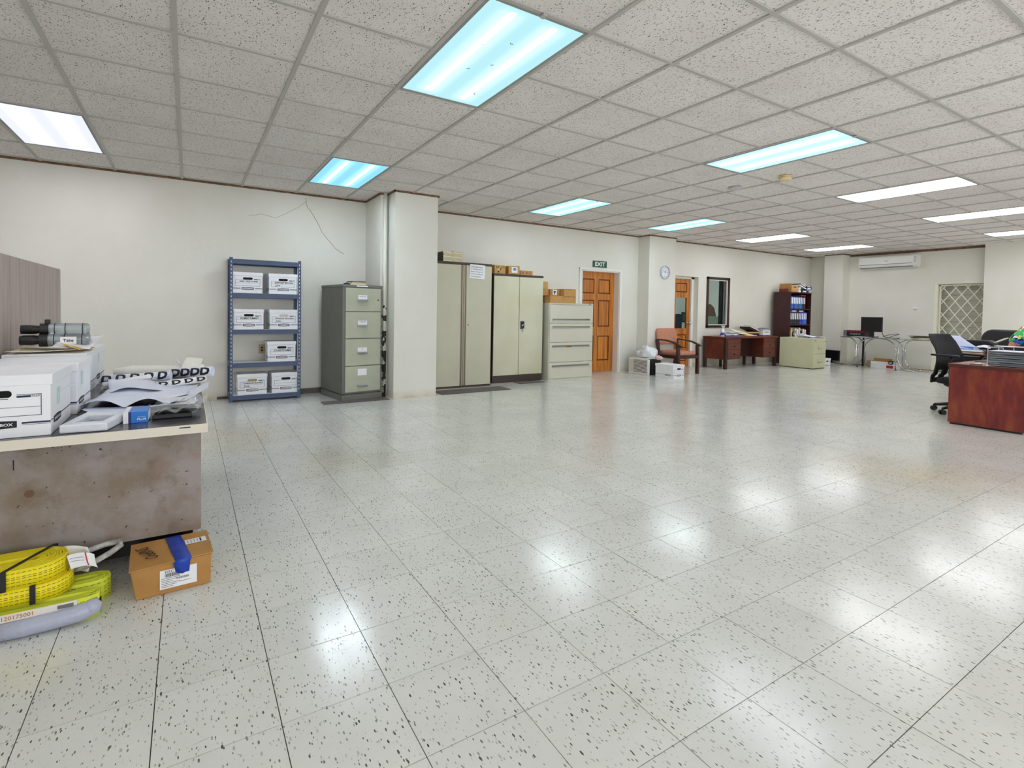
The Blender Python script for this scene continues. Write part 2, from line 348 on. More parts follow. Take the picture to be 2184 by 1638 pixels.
# plaster cracks
cr = MB()
def crack(pts, w=.0035):
    P = []
    for a, b in zip(pts, pts[1:]):
        for k in range(6):
            t = k / 6; P.append((a[0] + (b[0] - a[0]) * t + random.uniform(-.006, .006), WY1 - .001, a[1] + (b[1] - a[1]) * t + random.uniform(-.006, .006)))
    P.append((pts[-1][0], WY1 - .001, pts[-1][1])); cr.tube(P, w, 5)
crack([(1.322, 2.6), (1.34, 2.493), (1.442, 2.349), (1.552, 2.141), (1.708, 1.963), (1.828, 1.889)])
crack([(1.322, 2.55), (1.253, 2.483), (1.092, 2.373), (.969, 2.299), (.8, 2.33), (.644, 2.293)], .002)
cr.build('crack', mat('crack', (150, 142, 124), .9), wall_left)

# ------------------------------------------------------------------ floor
T = .305
fx = lambda k: (k - 1.27384) * T
fy = lambda m: (m + 4.9909) * T
floor = structure(MB().box(-3.5, EX + .5, -3.8, 7.6, -.06, -.004).build('floor', mat('tile_joint', (52, 48, 42), .8)))
cells = []
for k in range(-10, 48):
    for m in range(-18, 20):
        x0, x1, y0, y1 = fx(k), fx(k + 1), fy(m), fy(m + 1)
        if x1 < -3.4 or x0 > EX + .3 or y0 > 7.5: continue
        c = ((x0 + x1) / 2, (y0 + y1) / 2, 0); d = math.dist(c, (0, 0, 1.165))
        cells.append((1 / d ** 3 if inview(c, .08) else 0, x0, y0))
cells.sort(reverse=True)
g_ = .0013
unit = MB().add([(g_, g_, 0), (T - g_, g_, 0), (T - g_, T - g_, 0), (g_, T - g_, 0), (g_, g_, -.004), (T - g_, g_, -.004), (T - g_, T - g_, -.004), (g_, T - g_, -.004)],
                [(0, 1, 2, 3), (0, 4, 5, 1), (1, 5, 6, 2), (2, 6, 7, 3), (3, 7, 4, 0)])
first = unit.build('floor_tile', FLOOR, floor); tile_me = first.data
for i, (a, x, y) in enumerate(cells[:300]):
    o = first if i == 0 else bpy.data.objects.new('floor_tile', tile_me)
    if i: C.objects.link(o); o.parent = floor
    o.location = (x, y, random.uniform(-.0004, .0004))
    o.rotation_euler = (random.uniform(-1, 1) * .0012, random.uniform(-1, 1) * .0012, 0)
rest = MB()
for a, x, y in cells[300:]:
    z = random.uniform(-.0005, .0003); tx = random.uniform(-1, 1) * .0015; ty = random.uniform(-1, 1) * .0015
    rest.add([(x + p[0], y + p[1], z + p[2] + p[0] * tx + p[1] * ty) for p in unit.v], unit.f)
rest.build('distant_floor_tiles', FLOOR, floor, kind='stuff')

# ------------------------------------------------------------------ ceiling
ceiling = structure(MB().box(-3.5, EX + .5, -3.8, 7.6, H + .03, H + .12).build('ceiling', mat('ceiling_void', (120, 118, 112), .9)))
LI = (-5, 0, 4, 9, 13, 17, 21); LJ = (1, 6, 11, 15)
lit = {(i, j + d) for i in LI for j in LJ for d in (0, 1)}
cells = []
for i in range(-2, 25):
    for j in range(-1, 18):
        if (i, j) in lit: continue
        x0, y0 = gx(i), gy(j + 1)
        if x0 > EX: continue
        c = (x0 + G / 2, y0 + G / 2, H); d = math.dist(c, (0, 0, 1.165))
        cells.append((1 / d ** 3 if inview(c, .12) else 0, x0, y0))
cells.sort(reverse=True)
e_ = .013
unit = MB().add([(e_, e_, 0), (G - e_, e_, 0), (G - e_, G - e_, 0), (e_, G - e_, 0), (e_ - .008, e_ - .008, .008), (G - e_ + .008, e_ - .008, .008), (G - e_ + .008, G - e_ + .008, .008), (e_ - .008, G - e_ + .008, .008)],
                [(3, 2, 1, 0), (0, 1, 5, 4), (1, 2, 6, 5), (2, 3, 7, 6), (3, 0, 4, 7), (4, 5, 6, 7)])
first = unit.build('ceiling_tile', TILE, ceiling); tile_me = first.data
for i, (a, x, y) in enumerate(cells[:290]):
    o = first if i == 0 else bpy.data.objects.new('ceiling_tile', tile_me)
    if i: C.objects.link(o); o.parent = ceiling
    o.location = (x, y, H + .007 + random.uniform(-.001, .0015))
rest = MB()
for a, x, y in cells[290:]:
    rest.add([(x + p[0], y + p[1], H + .007 + p[2]) for p in unit.v], unit.f)
rest.build('distant_ceiling_tiles', TILE, ceiling, kind='stuff')
for i in range(-3, 25):
    x = gx(i)
    if -3.3 < x < EX: MB().box(x - .0125, x + .0125, -3.6, 7.35, H - .002, H + .03).build('main_runner', TEE, ceiling)
for j in range(-1, 18):
    y = gy(j)
    if y > 7.34 or y < -3.6: continue
    b = MB(); inner = [i for i in LI if (j - 1) in LJ]
    x = -3.3
    for i in inner:
        if gx(i) > x: b.box(x, gx(i), y - .0115, y + .0115, H - .001, H + .03)
        x = gx(i + 1)
    b.box(x, EX, y - .0115, y + .0115, H - .001, H + .03); b.build('cross_tee', TEE, ceiling)

# ------------------------------------------------------------------ ceiling lights
def lens_mat(name, base, soft, core):
    """prismatic lens: even glow, a soft brighter stripe under each tube, and the bright core of the tube"""
    m = bpy.data.materials.new(name); m.use_nodes = True; nt = m.node_tree; L = nt.links
    for n in list(nt.nodes): nt.nodes.remove(n)
    out = nt.nodes.new('ShaderNodeOutputMaterial'); em = nt.nodes.new('ShaderNodeEmission'); L.new(em.outputs[0], out.inputs[0])
    tc = nt.nodes.new('ShaderNodeTexCoord'); s = nt.nodes.new('ShaderNodeSeparateXYZ'); L.new(tc.outputs['Object'], s.inputs[0])
    def math_(op, a, b=None):
        n = nt.nodes.new('ShaderNodeMath'); n.operation = op; L.new(a, n.inputs[0])
        if b is not None:
            if isinstance(b, float): n.inputs[1].default_value = b
            else: L.new(b, n.inputs[1])
        return n.outputs[0]
    def ramp(src, lo, hi):
        n = nt.nodes.new('ShaderNodeMapRange'); n.interpolation_type = 'SMOOTHSTEP'; L.new(src, n.inputs[0]); n.inputs[1].default_value = lo; n.inputs[2].default_value = hi
        return n.outputs[0]
    d = math_('ABSOLUTE', math_('SUBTRACT', math_('ABSOLUTE', s.outputs[0]), .13)); e = math_('ABSOLUTE', s.outputs[1])
    f1 = math_('MULTIPLY', ramp(d, .11, .02), ramp(e, .61, .5)); f2 = math_('MULTIPLY', ramp(d, .022, .006), ramp(e, .56, .50))
    col = None
    for f, c in ((f1, soft), (f2, core)):
        mx = nt.nodes.new('ShaderNodeMixRGB'); L.new(f, mx.inputs[0])
        if col is None: mx.inputs[1].default_value = tuple(base) + (1,)
        else: L.new(col, mx.inputs[1])
        mx.inputs[2].default_value = tuple(c) + (1,); col = mx.outputs[0]
    L.new(col, em.inputs[0]); em.inputs[1].default_value = LAMP
    return m
LENS = {'near': lens_mat('lit_lens_near', (.36, .62, .67), (.58, .80, .83), (30, 33, 34)),
        'cyan': lens_mat('lit_lens_cyan', (.38, .80, 1.0), (.60, 1.2, 1.3), (38, 41, 42)),
        'blue': lens_mat('lit_lens_blue', (.22, .55, .80), (.40, .78, .95), (44, 50, 54)),
        'pale': lens_mat('lit_lens_pale', (.45, .76, 1.05), (.75, 1.1, 1.4), (26, 27, 28)),
        'white': lens_mat('lit_lens_white', (3.2, 3.4, 3.6), (5, 5, 5.1), (20, 20, 20)),
        'violet': lens_mat('lit_lens_violet', (.62, .64, .90), (.8, .8, 1.0), (54, 53, 55)),
        'unseen': lens_mat('lit_lens_overhead', (1.6, 1.6, 1.6), (2.4, 2.4, 2.4), (6, 6, 6))}
fr = MB()
a, c_ = G / 2 - .012, G - .012
for (x0, x1, y0, y1) in ((-a, -a + .016, -c_, c_), (a - .016, a, -c_, c_), (-a, a, -c_, -c_ + .016), (-a, a, c_ - .016, c_)): fr.box(x0, x1, y0, y1, 0, .035)
fr.box(-a, a, -c_, c_, .03, .036)
clip_mb = MB().box(-.012, .012, -c_ - .03, -c_ + .005, -.012, -.004)
FR = fr.build('frame', mat('light_frame', (150, 150, 146), .5)); FRM = FR.data; bpy.data.objects.remove(FR)
dm = MB().box(-a + .014, a - .014, -c_ + .014, c_ - .014, .004, .009).build('lens', LENS['cyan']); LM_ = {'cyan': dm.data}; bpy.data.objects.remove(dm)
for k in LENS:
    if k != 'cyan': LM_[k] = LM_['cyan'].copy(); LM_[k].materials[0] = LENS[k]
LAB = {(0, 1): ('violet', 'lit white ceiling light panel at the left edge of the picture'),
       (4, 1): ('blue', 'lit bluish ceiling light panel above the metal rack, just left of the near pillar'),
       (4, 6): ('near', 'largest lit bluish ceiling light panel, nearest overhead, with dead insects in it'),
       (9, 1): ('cyan', 'lit bluish ceiling light panel above the beige steel cabinets'),
       (13, 1): ('cyan', 'lit bluish ceiling light panel above the clock pillar'),
       (17, 1): ('white', 'lit white ceiling light panel above the dark wooden desk'),
       (21, 1): ('white', 'lit ceiling light panel farthest away, above the bookcase corner'),
       (9, 6): ('pale', 'lit ceiling light panel beside the two round smoke detectors'),
       (13, 6): ('white', 'lit ceiling light panel to the right of and behind the smoke detectors'),
       (17, 6): ('white', 'lit ceiling light panel cut by the right edge, above the cherry desk'),
       (21, 6): ('white', 'small far lit ceiling light panel at the right edge, before the end wall')}
for i in LI:
    for j in LJ:
        if i == -5: continue
        col, lab = LAB.get((i, j), ('unseen', 'lit ceiling light panel overhead, outside the picture'))
        r = thing('ceiling_light', lab, 'light', (gx(i) + G / 2, gy(j + 1), H - .003), group='ceiling lights outside the picture' if (i, j) not in LAB else 'ceiling lights')
        for nm, me in (('frame', FRM), ('lens', LM_[col])):
            o = bpy.data.objects.new(nm, me); C.objects.link(o); o.parent = r
        if (i, j) in ((4, 6), (9, 6), (13, 6), (9, 1)):
            clip_mb.build('clip', TEE, r)
        if (i, j) == (4, 6):
            for (px, py) in ((-.05, .1), (.05, -.02), (.12, .2), (.02, -.3), (-.12, -.2), (.16, .42)):
                a0 = random.uniform(0, 6); ins = MB()
                ins.tube([(px + .009 * math.cos(a0 + t), py + .009 * math.sin(a0 + t), .0035) for t in (0, .8, 1.6, 2.4, 3.2)], .0018, 5)
                ins.build('dead_insect', INK, r)
for (x, y, c, r0, lab) in ((5.452, 3.202, mat('ivory_plastic', (226, 206, 160), .5), .062, 'ivory round smoke detector on the ceiling, beside the light panel'),
                       (5.473, 3.817, mat('pale_plastic', (206, 196, 204), .5), .07, 'flatter pale mauve round detector on the ceiling, left of the ivory one')):
    t = thing('smoke_detector', lab, 'smoke detector', (x, y, H), group='smoke detectors')
    k = 1 if r0 < .065 else .5
    MB().lathe([(r0 * 1.08, 0), (r0 * 1.08, -.008 * k), (r0 * .8, -.012 * k), (r0 * .8, -.016 * k)], n=28).build('base', c, t, smooth=False)
    MB().lathe([(r0, -.016 * k), (r0, -.034 * k), (r0 * .8, -.046 * k), (r0 * .25, -.05 * k)], n=28).build('cap', c, t)
    MB().lathe([(r0 * .72, -.015 * k), (r0 * .72, -.017 * k)], n=24).build('vent_gap', INK, t)

# ------------------------------------------------------------------ doors, windows, room behind
def panel(b, x0, x1, z0, z1, y, m=.022):       # raised field inside a recessed panel
    b.box(x0 + m, x1 - m, y - .006, y + .006, z0 + m, z1 - m)
def door_leaf(name, x0, x1, z1, y, panels, lite=None):
    """stiles and rails around recessed panels; front faces -y"""
    d = structure(MB().box(x0, x1, y + .012, y + .03, .01, z1).build(name, DOORWD)) if not lite else None
    if lite:
        d = MB()
        d.box(x0, lite[0], y + .012, y + .03, .01, z1); d.box(lite[1], x1, y + .012, y + .03, .01, z1)
        d.box(lite[0], lite[1], y + .012, y + .03, .01, lite[2]); d.box(lite[0], lite[1], y + .012, y + .03, lite[3], z1)
        d = structure(d.build(name, DOORWD))
    holes = panels + ([lite] if lite else [])
    xs = sorted({x0, x1} | {h[0] for h in holes} | {h[1] for h in holes}); zs = sorted({.01, z1} | {h[2] for h in holes} | {h[3] for h in holes})
    f = MB()
    for a, b2 in zip(xs, xs[1:]):
        for c, e in zip(zs, zs[1:]):
            mx, mz = (a + b2) / 2, (c + e) / 2
            if not any(h[0] < mx < h[1] and h[2] < mz < h[3] for h in holes): f.box(a, b2, y - .01, y + .012, c, e)
    f.build('stiles_and_rails', DOORW, d)
    for h in panels:
        p = MB(); panel(p, h[0], h[1], h[2], h[3], y); p.build('panel', DOORW, d, bevel=.006)
    return d
y1 = 7.50
x0, x1 = D1[0] + .06, D1[1] - .012; w_ = x1 - x0; s_ = .105
c0 = x0 + s_; c3 = x1 - s_; cm = (c0 + c3) / 2
d1 = door_leaf('door_1', x0, x1, D1[2] - .02, y1, [(c0, cm - .05, .22, .70), (cm + .05, c3, .22, .70), (c0, cm - .05, .87, 1.38), (cm + .05, c3, .87, 1.38), (c0, cm - .05, 1.50, 1.78), (cm + .05, c3, 1.50, 1.78)])
t = MB()
t.box(D1[0] - .035, D1[0] + .012, WY2 - .02, WY2, 0, D1[2] + .035).box(D1[1] - .005, D1[1] + .04, WY2 - .02, WY2, 0, D1[2] + .035).box(D1[0] - .035, D1[1] + .04, WY2 - .021, WY2, D1[2], D1[2] + .038)
t.box(D1[0] - .001, D1[0] + .05, WY2, y1 + .05, 0, D1[2]).box(D1[1] - .014, D1[1] + .001, WY2, y1 + .05, 0, D1[2]).box(D1[0], D1[1], WY2, y1 + .05, D1[2] - .02, D1[2])
structure(t.build('trim_6', WHITE, bevel=.003))
y2 = 7.47
x0, x1 = 8.46, 9.225; lt = (8.78, 9.135, .83, 1.49)
d2 = door_leaf('door_2', x0, x1, 1.885, y2, [(8.78, 9.135, 1.60, 1.80), (8.78, 9.135, .40, .70), (8.78, 9.135, .12, .32)], lite=lt)
MB().lathe([(.0, 0), (.028, 0), (.028, .006), (.012, .01), (.012, .035), (.026, .045), (.03, .06), (.022, .072), (0, .075)], (9.185, y2 - .01, .945), n=20, M=Matrix.Rotation(PI / 2, 4, 'X')).build('door_handle', GALV, d2, smooth=True, label='round chrome door knob')
GLASS = mat('clear_glass', (250, 255, 254), .02)
gb = GLASS.node_tree.nodes['Principled BSDF']; gb.inputs['Transmission Weight'].default_value = 1; gb.inputs['IOR'].default_value = 1.05
MB().box(lt[0], lt[1], y2 + .015, y2 + .021, lt[2], lt[3]).build('pane', GLASS, d2)
t = MB(); t.box(9.235, 9.335, y2 - .03, y2 + .02, 0, D2[2]).box(9.235, 9.26, y2 - .045, y2 - .03, 0, 1.9).box(8.42, 9.335, y2 - .03, y2 + .02, 1.89, D2[2])
structure(t.build('trim_7', WHITE, bevel=.003))
wf = MB(); a = .055
for q in ((W1[0], W1[0] + a, W1[2], W1[3]), (W1[1] - a, W1[1], W1[2], W1[3]), (W1[0], W1[1], W1[2], W1[2] + a), (W1[0], W1[1], W1[3] - a, W1[3])): wf.box(q[0], q[1], WY3 - .025, WY3 + .07, q[2], q[3])
win = structure(wf.build('window_1', WOODD, bevel=.004))
wi = MB(); c0, c1, z0, z1 = W1[0] + a, W1[1] - a, W1[2] + a, W1[3] - a
for q in ((c0, c0 + .018, z0, z1), (c1 - .018, c1, z0, z1), (c0, c1, z0, z0 + .018), (c0, c1, z1 - .018, z1)): wi.box(q[0], q[1], WY3 - .005, WY3 + .06, q[2], q[3])
wi.build('window_bead', WHITE, win)
MB().box(c1 - .09, c1 - .02, WY3 + .09, WY3 + .16, z0, z1).build('window_channel', BLACK, win)
MB().box(c0 + .01, c1 - .01, WY3 + .03, WY3 + .036, z0 + .01, z1 - .01).build('pane', GLASS, win)
# the office seen through the window and the glazed door
BACKW = mat('office_green_paint', (214, 220, 216), .6)
wallbox('wall_office', [(8.1, 8.2, 7.55, 10.6, 0, HT), (8.1, 13.2, 10.5, 10.6, 0, HT), (13.1, 13.2, 7.55, 10.6, 0, HT), (8.1, 13.2, 7.53, 10.6, 2.63, 2.7)], BACKW)
wallbox('wall_office_floor', [(8.1, 13.2, 7.53, 10.6, -.05, -.002)], mat('office_floor', (170, 168, 158), .5))
wallbox('wall_store', [(5.4, 7.8, 7.75, 7.85, 0, HT), (5.4, 5.5, 7.5, 7.85, 0, HT), (7.7, 7.8, 7.5, 7.85, 0, HT), (5.4, 7.8, 7.5, 7.85, 2.0, 2.06)])
ol = thing('office_lamp', 'ceiling lamp of the small office behind the window, out of sight', 'light', (10.4, 9.1, 2.6))
MB().box(-.3, .3, -.6, .6, 0, .02).build('lens', emit('office_lens', (240, 244, 244), 15), ol); MB().box(-.32, .32, -.62, .62, .015, .03).build('frame', TEE, ol)
oc = thing('office_cabinet', 'low grey-green cabinet seen through the brown-framed window', 'cabinet', (12.3, 9.3, 0))
MB().box(-.5, .5, -.25, .25, 0, 1.08).build('body', mat('office_cab', (150, 172, 158), .5), oc, bevel=.006)
for z in (.05, .56): MB().box(-.47, .47, -.262, -.25, z, z + .48).build('door', mat('office_cab', (150, 172, 158)), oc)
ob = thing('brown_bag', 'brown leather bag standing on the office cabinet behind the window', 'bag', (12.16, 9.27, 1.08))
MB().prism([(-.32, 0), (.32, 0), (.22, .24), (.06, .34), (-.2, .3)], -.1, .1, Matrix.Rotation(PI / 2, 4, 'X')).build('body', mat('brown_leather', (120, 96, 84), .6), ob, bevel=.02)
MB().tube([(-.12, 0, .27), (-.1, 0, .4), (.02, 0, .42), (.06, 0, .3)], .012).build('handle', WOODD, ob)
oc2 = thing('office_chair', 'dark blue chair back seen through the glazed door', 'chair', (11.27, 9.5, 0), .3)
MB().prism(rrect(.46, .5, .1), -.03, .03, Matrix.Translation((0, 0, .88)) @ Matrix.Rotation(PI / 2, 4, 'X')).build('backrest', mat('navy_fabric', (30, 40, 66), .8), oc2, bevel=.01)
MB().box(-.22, .22, -.45, 0, .42, .49).build('seat', mat('navy_fabric', (30, 40, 66)), oc2, bevel=.02)
MB().cyl((0, -.2, .04), (0, -.2, .42), .03).cyl((0, -.2, 0), (0, -.2, .05), .26, .2).build('base', BLACK, oc2)
of = thing('picture_frame', 'small dark framed picture seen through the glass of the door', 'picture', (12.74, 10.49, .88))
MB().box(-.13, .13, -.02, 0, 0, .3).build('frame', BLACK, of, bevel=.004); MB().box(-.1, .1, -.023, -.02, .03, .27).build('print', mat('dark_print', (74, 84, 72)), of)

t = thing('exit_sign', 'green exit sign with white letters above the panelled door', 'sign', (6.53, WY2, 1.985))
MB().box(-.168, .168, -.018, 0, 0, .118).build('board', mat('exit_green', (22, 84, 62), .5), t, bevel=.002)
lettering('EXIT', .25, WHITE, t, face('-y', (0, -.019, .059)), height=.078, bold=.03)

t = thing('wall_clock', 'round silver-rimmed wall clock with a white dial on the pillar', 'clock', (7.963, 7.06, 1.952))
R_ = Matrix.Rotation(PI / 2, 4, 'X')
MB().lathe([(.112, 0), (.135, 0), (.135, .022), (.128, .034), (.116, .034), (.112, .02)], n=40, M=R_, cap=False).build('rim', mat('silver_rim', (196, 200, 212), .35, .3), t, smooth=False)
MB().lathe([(.114, .004), (.114, .012)], n=40, M=R_).build('dial', PAPER, t)
tk = MB()
for h in range(12):
    a = h * PI / 6; c, s2 = math.cos(a), math.sin(a); L1, L2, w2 = .088, .104, .003
    tk.add([(c * L1 - s2 * w2, -.0135, s2 * L1 + c * w2), (c * L2 - s2 * w2, -.0135, s2 * L2 + c * w2), (c * L2 + s2 * w2, -.0135, s2 * L2 - c * w2), (c * L1 + s2 * w2, -.0135, s2 * L1 - c * w2)], [(0, 1, 2, 3)])
tk.build('hour_marks', INKB, t, kind='stuff')
for k, h in enumerate(('12', '3', '6', '9')):
    a = PI / 2 - k * PI / 2; lettering(h, .018 if h != '12' else .026, INKB, t, face('-y', (.076 * math.cos(a), -.0135, .076 * math.sin(a))))
for nm, ang, l, w2 in (('hour_hand', math.radians(90 - 35), .05, .0045), ('minute_hand', math.radians(90 + 55), .075, .003)):
    MB().box(-.012, l, -.0165, -.015, -w2, w2, Matrix.Rotation(-ang, 4, 'Y')).build(nm, INK, t)

# ------------------------------------------------------------------ banker boxes
def banker_box(loc, w, d, h, label, group, text=None, rz=0, hole=HOLE, label_front=True, big=False, text2=None, side='x'):
    t = thing('storage_box', label, 'box', loc, rz, group)
    lh = .17 * h; o = .004
    MB().box(-w / 2 + o, w / 2 - o, o, d - o, 0, h - .004).build('body', BOXW, t, bevel=.002)
    MB().box(-w / 2 - .002, w / 2 + .002, -.002, d + .002, h - lh, h).build('lid', BOXW, t, bevel=.003)
    y = o - .0006
    hz = h - lh - .13 * h
    MB().prism(rrect(.32 * w, .11 * h, .05 * h), 0, .0012, face('-y', (0, y, hz))).build('hand_hole', hole, t)
    # printed frame, stripes and badge
    p = MB(); th = .0026 if not big else .002
    def bar(x0, x1, z0, z1, yy=y): p.box(x0, x1, yy - .0006, yy, z0, z1)
    zt, zb, zm = .62 * h, .34 * h, .48 * h; xa, xb = -.41 * w, .41 * w
    bar(xa, xb, zb, zb + th); bar(xa, xa + th, zb, zt); bar(xb - th, xb, zb, zt + .06 * h); bar(xa, .13 * w, zt, zt + th); bar(.2 * w, xb, zt + .06 * h, zt + .06 * h + th)
    bar(xa, xb, zm, zm + th * .6)
    bar(-w / 2 + o, -.24 * w, .215 * h, .215 * h + .0065); bar(.24 * w, w / 2 - o, .215 * h, .215 * h + .0065)
    bar(-w / 2 + o, -.24 * w, .195 * h, .195 * h + .0015); bar(.24 * w, w / 2 - o, .195 * h, .195 * h + .0015)
    bar(.2 * w, .32 * w, zt + .018 * h, zt + .05 * h)
    p.build('printed_lines', INKB, t, kind='stuff')
    def badge(M, bw):
        bh = .135 * h
        MB().prism([(-bw / 2, -bh * .38), (0, -bh * .5), (bw / 2, -bh * .38), (bw / 2, bh * .38), (0, bh * .5), (-bw / 2, bh * .38)], 0, .0008, M).build('badge', INK, t)
        MB().prism([(-bw * .45, -bh * .2), (0, -bh * .3), (bw * .45, -bh * .2), (bw * .45, bh * .2), (0, bh * .3), (-bw * .45, bh * .2)], .0008, .001, M).build('badge_field', PAPER if not big else INK, t)
        lettering('BANKERS BOX', bw * .84, INK if not big else PAPER, t, M @ Matrix.Translation((0, 0, .0012)), height=bh * .34, bold=.02)
    badge(face('-y', (0, y, .215 * h)), .4 * w)
    if side == 'x': badge(face('+x', (w / 2 - o + .0006, d * .3, .215 * h)), .13)
    else: badge(face('-x', (-w / 2 + o - .0006, d * .3, .215 * h)), .13)
    q = MB()
    for sx in (-1, 1):
        x = sx * (w / 2 - o)
        q.box(min(x, x + sx * .0006), max(x, x + sx * .0006), .01 + .46 * d * 0, d * .12, .23 * h, .23 * h + .004).box(min(x, x + sx * .0006), max(x, x + sx * .0006), d * .48, d - .01, .23 * h, .23 * h + .004)
    q.build('side_stripes', INKB, t, kind='stuff')
    lettering('703P', .07 * w, INK, t, face('-y', (.36 * w, y - .0007, zt + .035 * h)))
    if text: lettering(text, .62 * w if not text2 else .66 * w, INK, t, face('-y', (.03 * w, y - .0008, .55 * h)), height=.085 * h, shear=.25, name='handwriting', bold=.03)
    if text2: lettering(text2, .24 * w, INK, t, face('-y', (-.18 * w, y - .0008, .41 * h)), shear=.25, name='handwriting', bold=.012)
    return t
TAN = mat('tan_paper', (176, 148, 100), .8); PINKH = mat('pale_pink_paper', (214, 196, 196), .8)
GRP = 'white storage boxes on the metal rack'
ry = 6.985
for (x, z, hh, tx, tx2, hl, lab) in (
    (.612, 1.315, .25, '2005 - Chq COPIES', None, HOLE, 'white storage box marked 2005 copies, top left on the rack'),
    (1.008, 1.315, .25, 'DEPOSIT BOOKS', '2004 -', HOLE, 'white storage box marked deposit books, top right on the rack'),
    (.625, .875, .245, 'PAYMENT SUMMARY', None, HOLE, 'white storage box marked payment summary, second shelf at left'),
    (1.018, .875, .245, 'Revenue Summary', '2006 -', PINKH, 'white storage box with pale hand hole, second shelf at right'),
    (.995, .473, .25, 'CUSTOMS', None, HOLE, 'single white storage box alone on the third shelf of the rack'),
    (.665, .080, .25, 'CHEQUE BOOKS', '2004 -', TAN, 'white storage box with tan hand hole, bottom left on the rack'),
    (1.045, .080, .25, None, None, HOLE, 'white storage box without handwriting, bottom right on the rack')):
    banker_box((x, ry, z), .33, .29, hh, lab, GRP, tx, text2=tx2, hole=hl, side='-x')

# ------------------------------------------------------------------ slotted metal rack
rk = thing('metal_rack', 'blue-grey slotted metal rack holding white storage boxes', 'shelf rack', (.815, 6.97, 0))
RW, RD, RH = .80, .31, 1.735
def post(sx, fy_, name='post'):
    b = MB(); x = sx * RW / 2; w1 = .036; t1 = .003
    yy = 0 if fy_ else RD
    b.box(min(x, x - sx * w1), max(x, x - sx * w1), min(yy, yy + (t1 if fy_ else -t1)), max(yy, yy + (t1 if fy_ else -t1)), 0, RH)
    b.box(min(x, x - sx * t1), max(x, x - sx * t1), min(yy, yy + (w1 if fy_ else -w1)), max(yy, yy + (w1 if fy_ else -w1)), 0, RH)
    o = b.build(name, BLUE, rk)
    s = MB(); z = .12
    while z < RH - .03:
        f_ = -1 if fy_ else 1
        s.prism(rrect(.009, .024, .004, 2), 0, .0008, face('-y' if fy_ else '+y', ((x - sx * .019) * 1, yy + f_ * .0003, z)))
        s.prism(rrect(.009, .024, .004, 2), 0, .0008, face('+x' if sx > 0 else '-x', (x + sx * .0003, yy + (.02 if fy_ else -.02), z + .01)))
        z += .046
    s.build('slot_row', mat('pale_slot', (196, 204, 220), .5) if fy_ else HOLE, o, kind='stuff')
for sx in (-1, 1):
    for ff in (True, False): post(sx, ff)
for z in (1.72, 1.315, .875, .473, .080):
    b = MB(); t1 = .002
    b.box(-RW / 2 + .012, RW / 2 - .012, .003, .005, z - .058, z - .004).box(-RW / 2 + .012, RW / 2 - .012, .003, .02, z - .007, z - .004)
    b.box(-RW / 2 + .012, RW / 2 - .012, RD - .005, RD - .003, z - .058, z - .004)
    b.box(-RW / 2 + .003, -RW / 2 + .005, .003, RD - .003, z - .058, z - .004).box(RW / 2 - .005, RW / 2 - .003, .003, RD - .003, z - .058, z - .004)
    s = b.build('shelf', BLUE, rk)
    MB().box(-RW / 2 + .006, RW / 2 - .006, .006, RD - .006, z - .012, z - .0005).build('shelf_board', mat('shelf_board_grey', (198, 200, 206), .5), s)
t = thing('paper_sheets', 'few loose papers lying flat on top of the blue-grey rack', 'paper', (.86, 7.03, 1.7205))
MB().box(-.15, .12, 0, .2, 0, .005).build('sheet', PAPER, t); MB().box(-.13, .12, 0, .2, .006, .01, Matrix.Rotation(.08, 4, 'Z')).build('sheet', CREAM, t)
t = thing('wall_outlet', 'tan wall socket behind the metal rack', 'socket', (.80, WY1, .555)); MB().box(-.035, .035, -.008, 0, 0, .115).build('plate', mat('tan_plate', (186, 160, 122), .5), t, bevel=.003)
MB().box(-.012, .012, -.0095, -.008, .03, .05).box(-.012, .012, -.0095, -.008, .065, .085).build('sockets', HOLE, t)

# ------------------------------------------------------------------ grey four-drawer filing cabinet
t = thing('filing_cabinet', 'tall grey filing cabinet with four sage drawers', 'filing cabinet', (1.61, 6.475, 0), math.radians(9))
W_, D_, H_ = .525, .68, 1.445
MB().box(0, W_, 0, D_, .085, H_ - .03).box(.03, W_ - .03, .02, D_ - .02, .07, .09).build('body', GREY, t, bevel=.004)
MB().box(-.008, W_ + .008, -.012, D_, 0, .075).build('plinth', GREY, t, bevel=.004)
MB().box(-.004, W_ + .004, -.008, D_, H_ - .03, H_).build('top', GREY, t, bevel=.003)
MB().box(W_ * .34, W_ * .62, -.0095, -.008, H_ - .022, H_ - .008).build('top_label', PAPER, t)
for k, (z0, z1) in enumerate(((1.115, 1.405), (.777, 1.105), (.435, .767), (.105, .425))):
    d = MB().box(.035, W_ - .022, -.014, 0, z0, z1).build('drawer', GREEN, t, bevel=.003, label=None)
    zc = (z0 + z1) / 2 + (.01 if k < 3 else -.07)
    hb = MB().box(W_ * .36, W_ * .61, -.02, -.014, zc - .028, zc - .006)
    hb.prism([(W_ * .36, 0), (W_ * .61, 0), (W_ * .61, .03), (W_ * .36, .03)], 0, .004, Matrix(((1, 0, 0, 0), (0, -.8, -.6, -.02), (0, -.6, .8, zc - .012), (0, 0, 0, 1))))
    hb.build('handle', ALU, d, bevel=.001)
    zl = zc + .022 if k < 3 else z1 - .075
    hl = .026 if k < 3 else .042
    MB().box(W_ * .37, W_ * .60, -.0165, -.014, zl - hl, zl + hl).build('label_card', PAPER, d)
    if k < 3: lettering(('INVOICES', 'CHEQUES', '2004')[k], W_ * (.16 if k < 2 else .06), INKB, d, face('-y', (W_ * .485, -.017, zl + .008)))
    if k == 0: MB().cyl((W_ - .06, -.019, zc - .01), (W_ - .06, -.014, zc - .01), .009).build('lock', BLACK, d)
